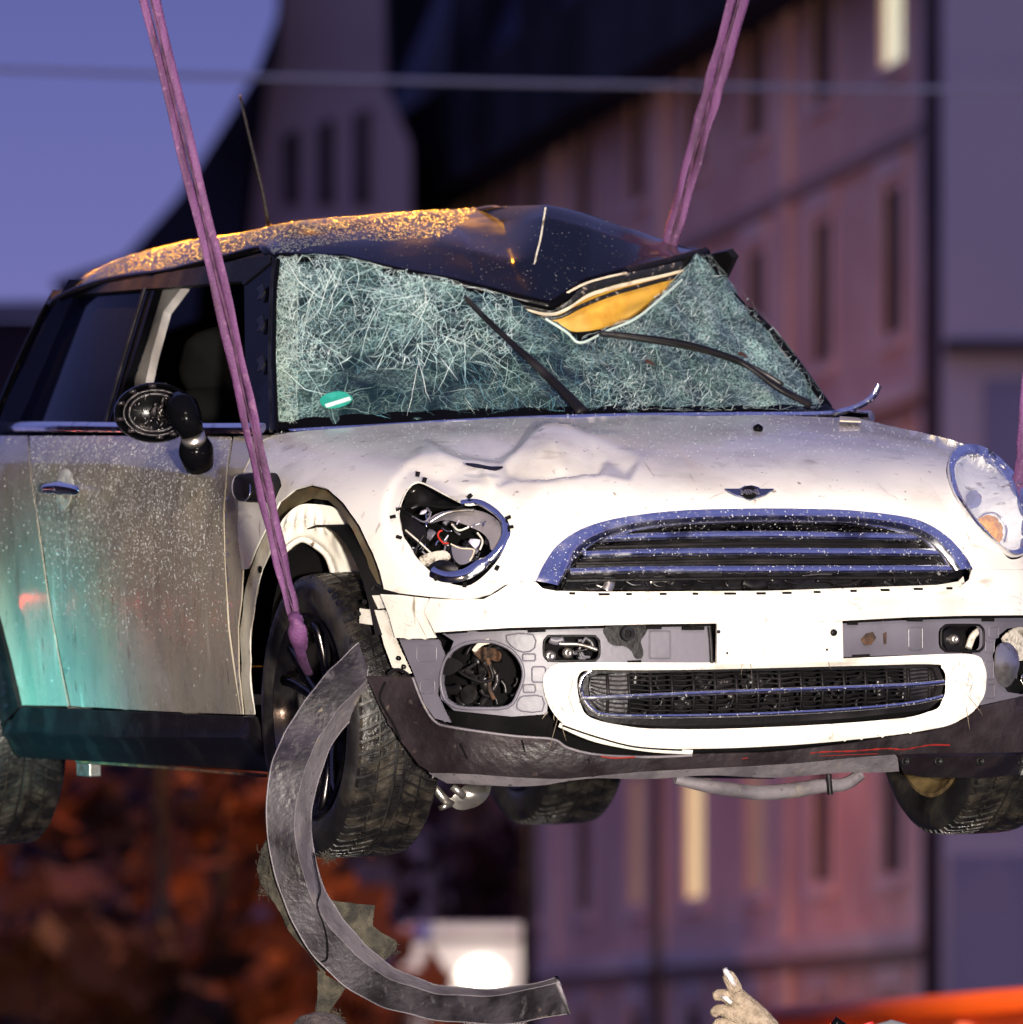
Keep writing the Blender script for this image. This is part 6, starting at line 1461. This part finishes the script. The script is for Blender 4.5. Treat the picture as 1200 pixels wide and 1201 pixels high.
# forearm sleeve up to the glove cuff
cuffp = Vector(hp) + Vector((.035, 0, -.13))
pw_s = MB().tube(spline([(-.27, -.04, 1.50), (-.27, -.03, 1.56), tuple(cuffp)], 5), .042, ns=14).build('sleeve', 'jacket', pw)
def ph(a, b, dy=0.): return world_at(a, b, Yh + dy) - Vector((head.x + .02, Yh, 0))
fing = [([(864, 1163), (858, 1150), (851, 1139)], .0155), ([(856, 1172), (846, 1165), (835, 1170)], .0140), ([(850, 1186), (842, 1183), (834, 1192)], .0140), ([(852, 1200), (843, 1199), (837, 1207)], .013), ([(882, 1204), (872, 1203), (862, 1212)], .014)]
VV = [ph(912, 1246), ph(898, 1218), ph(884, 1196), ph(869, 1176)]; EE = [(0, 1), (1, 2), (2, 3)]; RR = [.046, .046, .042, .028]
for i, (pts, r) in enumerate(fing):
    prev = 3 if i in (0, 1) else (2 if i == 2 else 1)
    for j, (a, b) in enumerate(pts): VV.append(ph(a, b, -.02 + i * .006)); EE.append((prev, len(VV) - 1)); prev = len(VV) - 1; RR.append(r * (1.1 - .07 * j))
skin_body('glove', VV, EE, RR, 'glove', pw)
V, Fc = sweep([ph(863, 1158, -.030), ph(857, 1148, -.034), ph(852, 1140, -.032), ph(850, 1137, -.028)], [.004, .006, .0066, .0055], ns=10); obj('fingertip_patch', V, Fc, 'glove_pale', pw)
V, Fc = sweep([ph(846, 1169, -.028), ph(852, 1171, -.034), ph(858, 1177, -.034)], [.003, .0055, .004], ns=10); obj('fingertip_patch', V, Fc, 'glove_pale', pw)
V, Fc = lathe([(0, .15), (.004, .15), (.006, .128), (.05, .120), (.09, .096), (.125, .055), (.14, .001)], 28)
ht = ph(1046, 1196); MB().add([(ht.x + y, z, ht.z - .14 + x) for x, y, z in V], Fc).build('helmet', 'helmet_grey', pw)
MB().tube([(ht.x + .12 * math.cos(a) - .02, -.05, ht.z - .130 + .125 * math.sin(a)) for a in np.linspace(1.75, 2.1, 5)], .004, ns=6).build('helmet_stripe', 'red_band', pw)
nb = ph(983, 1199); V, Fc = sweep([nb + Vector((-.012, 0, -.02)), nb, nb + Vector((.014, 0, -.01))], [.012, .014, .008], ns=10); obj('helmet_lamp', V, Fc, 'gloss_black', pw)
h2 = world_at(375, 1186, 19.3)
ARM = lambda s: [((s * .25, .02, 1.14), .045), ((s * .25, -.08, .90), .035)]
p2, k2 = person('person in dark wool hat under the dangling trim', h2.x, 19.3, h2.z - .02, arms={'r': ARM(1), 'l': ARM(-1)})
def hand_(parent, x, y, z, s):
    mb = MB(); mb.tube([(x, y, z + .03), (x, y - .005, z - .02), (x, y - .01, z - .065)], [.026, .036, .034], up=(1, 0, 0), ns=12, flat=.45)
    for q, (dy, ln) in enumerate(((-.030, .070), (-.010, .080), (.010, .074), (.028, .058))):
        mb.tube([(x, y - .01 + dy, z - .06), (x - s * .004, y - .012 + dy, z - .06 - ln * .5), (x - s * .018, y - .014 + dy, z - .06 - ln)], [.0095, .009, .007], ns=8)
    mb.tube([(x, y - .03, z - .005), (x - s * .006, y - .055, z - .035), (x - s * .012, y - .062, z - .065)], [.012, .011, .008], ns=8); mb.build('hand', 'skin', parent)
hand_(p2, .25, -.09, .86 * k2, 1); hand_(p2, -.25, -.09, .86 * k2, -1); hand_(pw, .20, -.16, .88 * kk, 1)
V, Fc = lathe([(-.10, .10), (-.05, .112), (0, .11), (.05, .085), (.08, .05), (.09, .001)], 24)
MB().add([(y * .80, z * .98 - .005, h2.z - .09 + x) for x, y, z in V], Fc).build('wool_hat', 'wool_hat', p2)
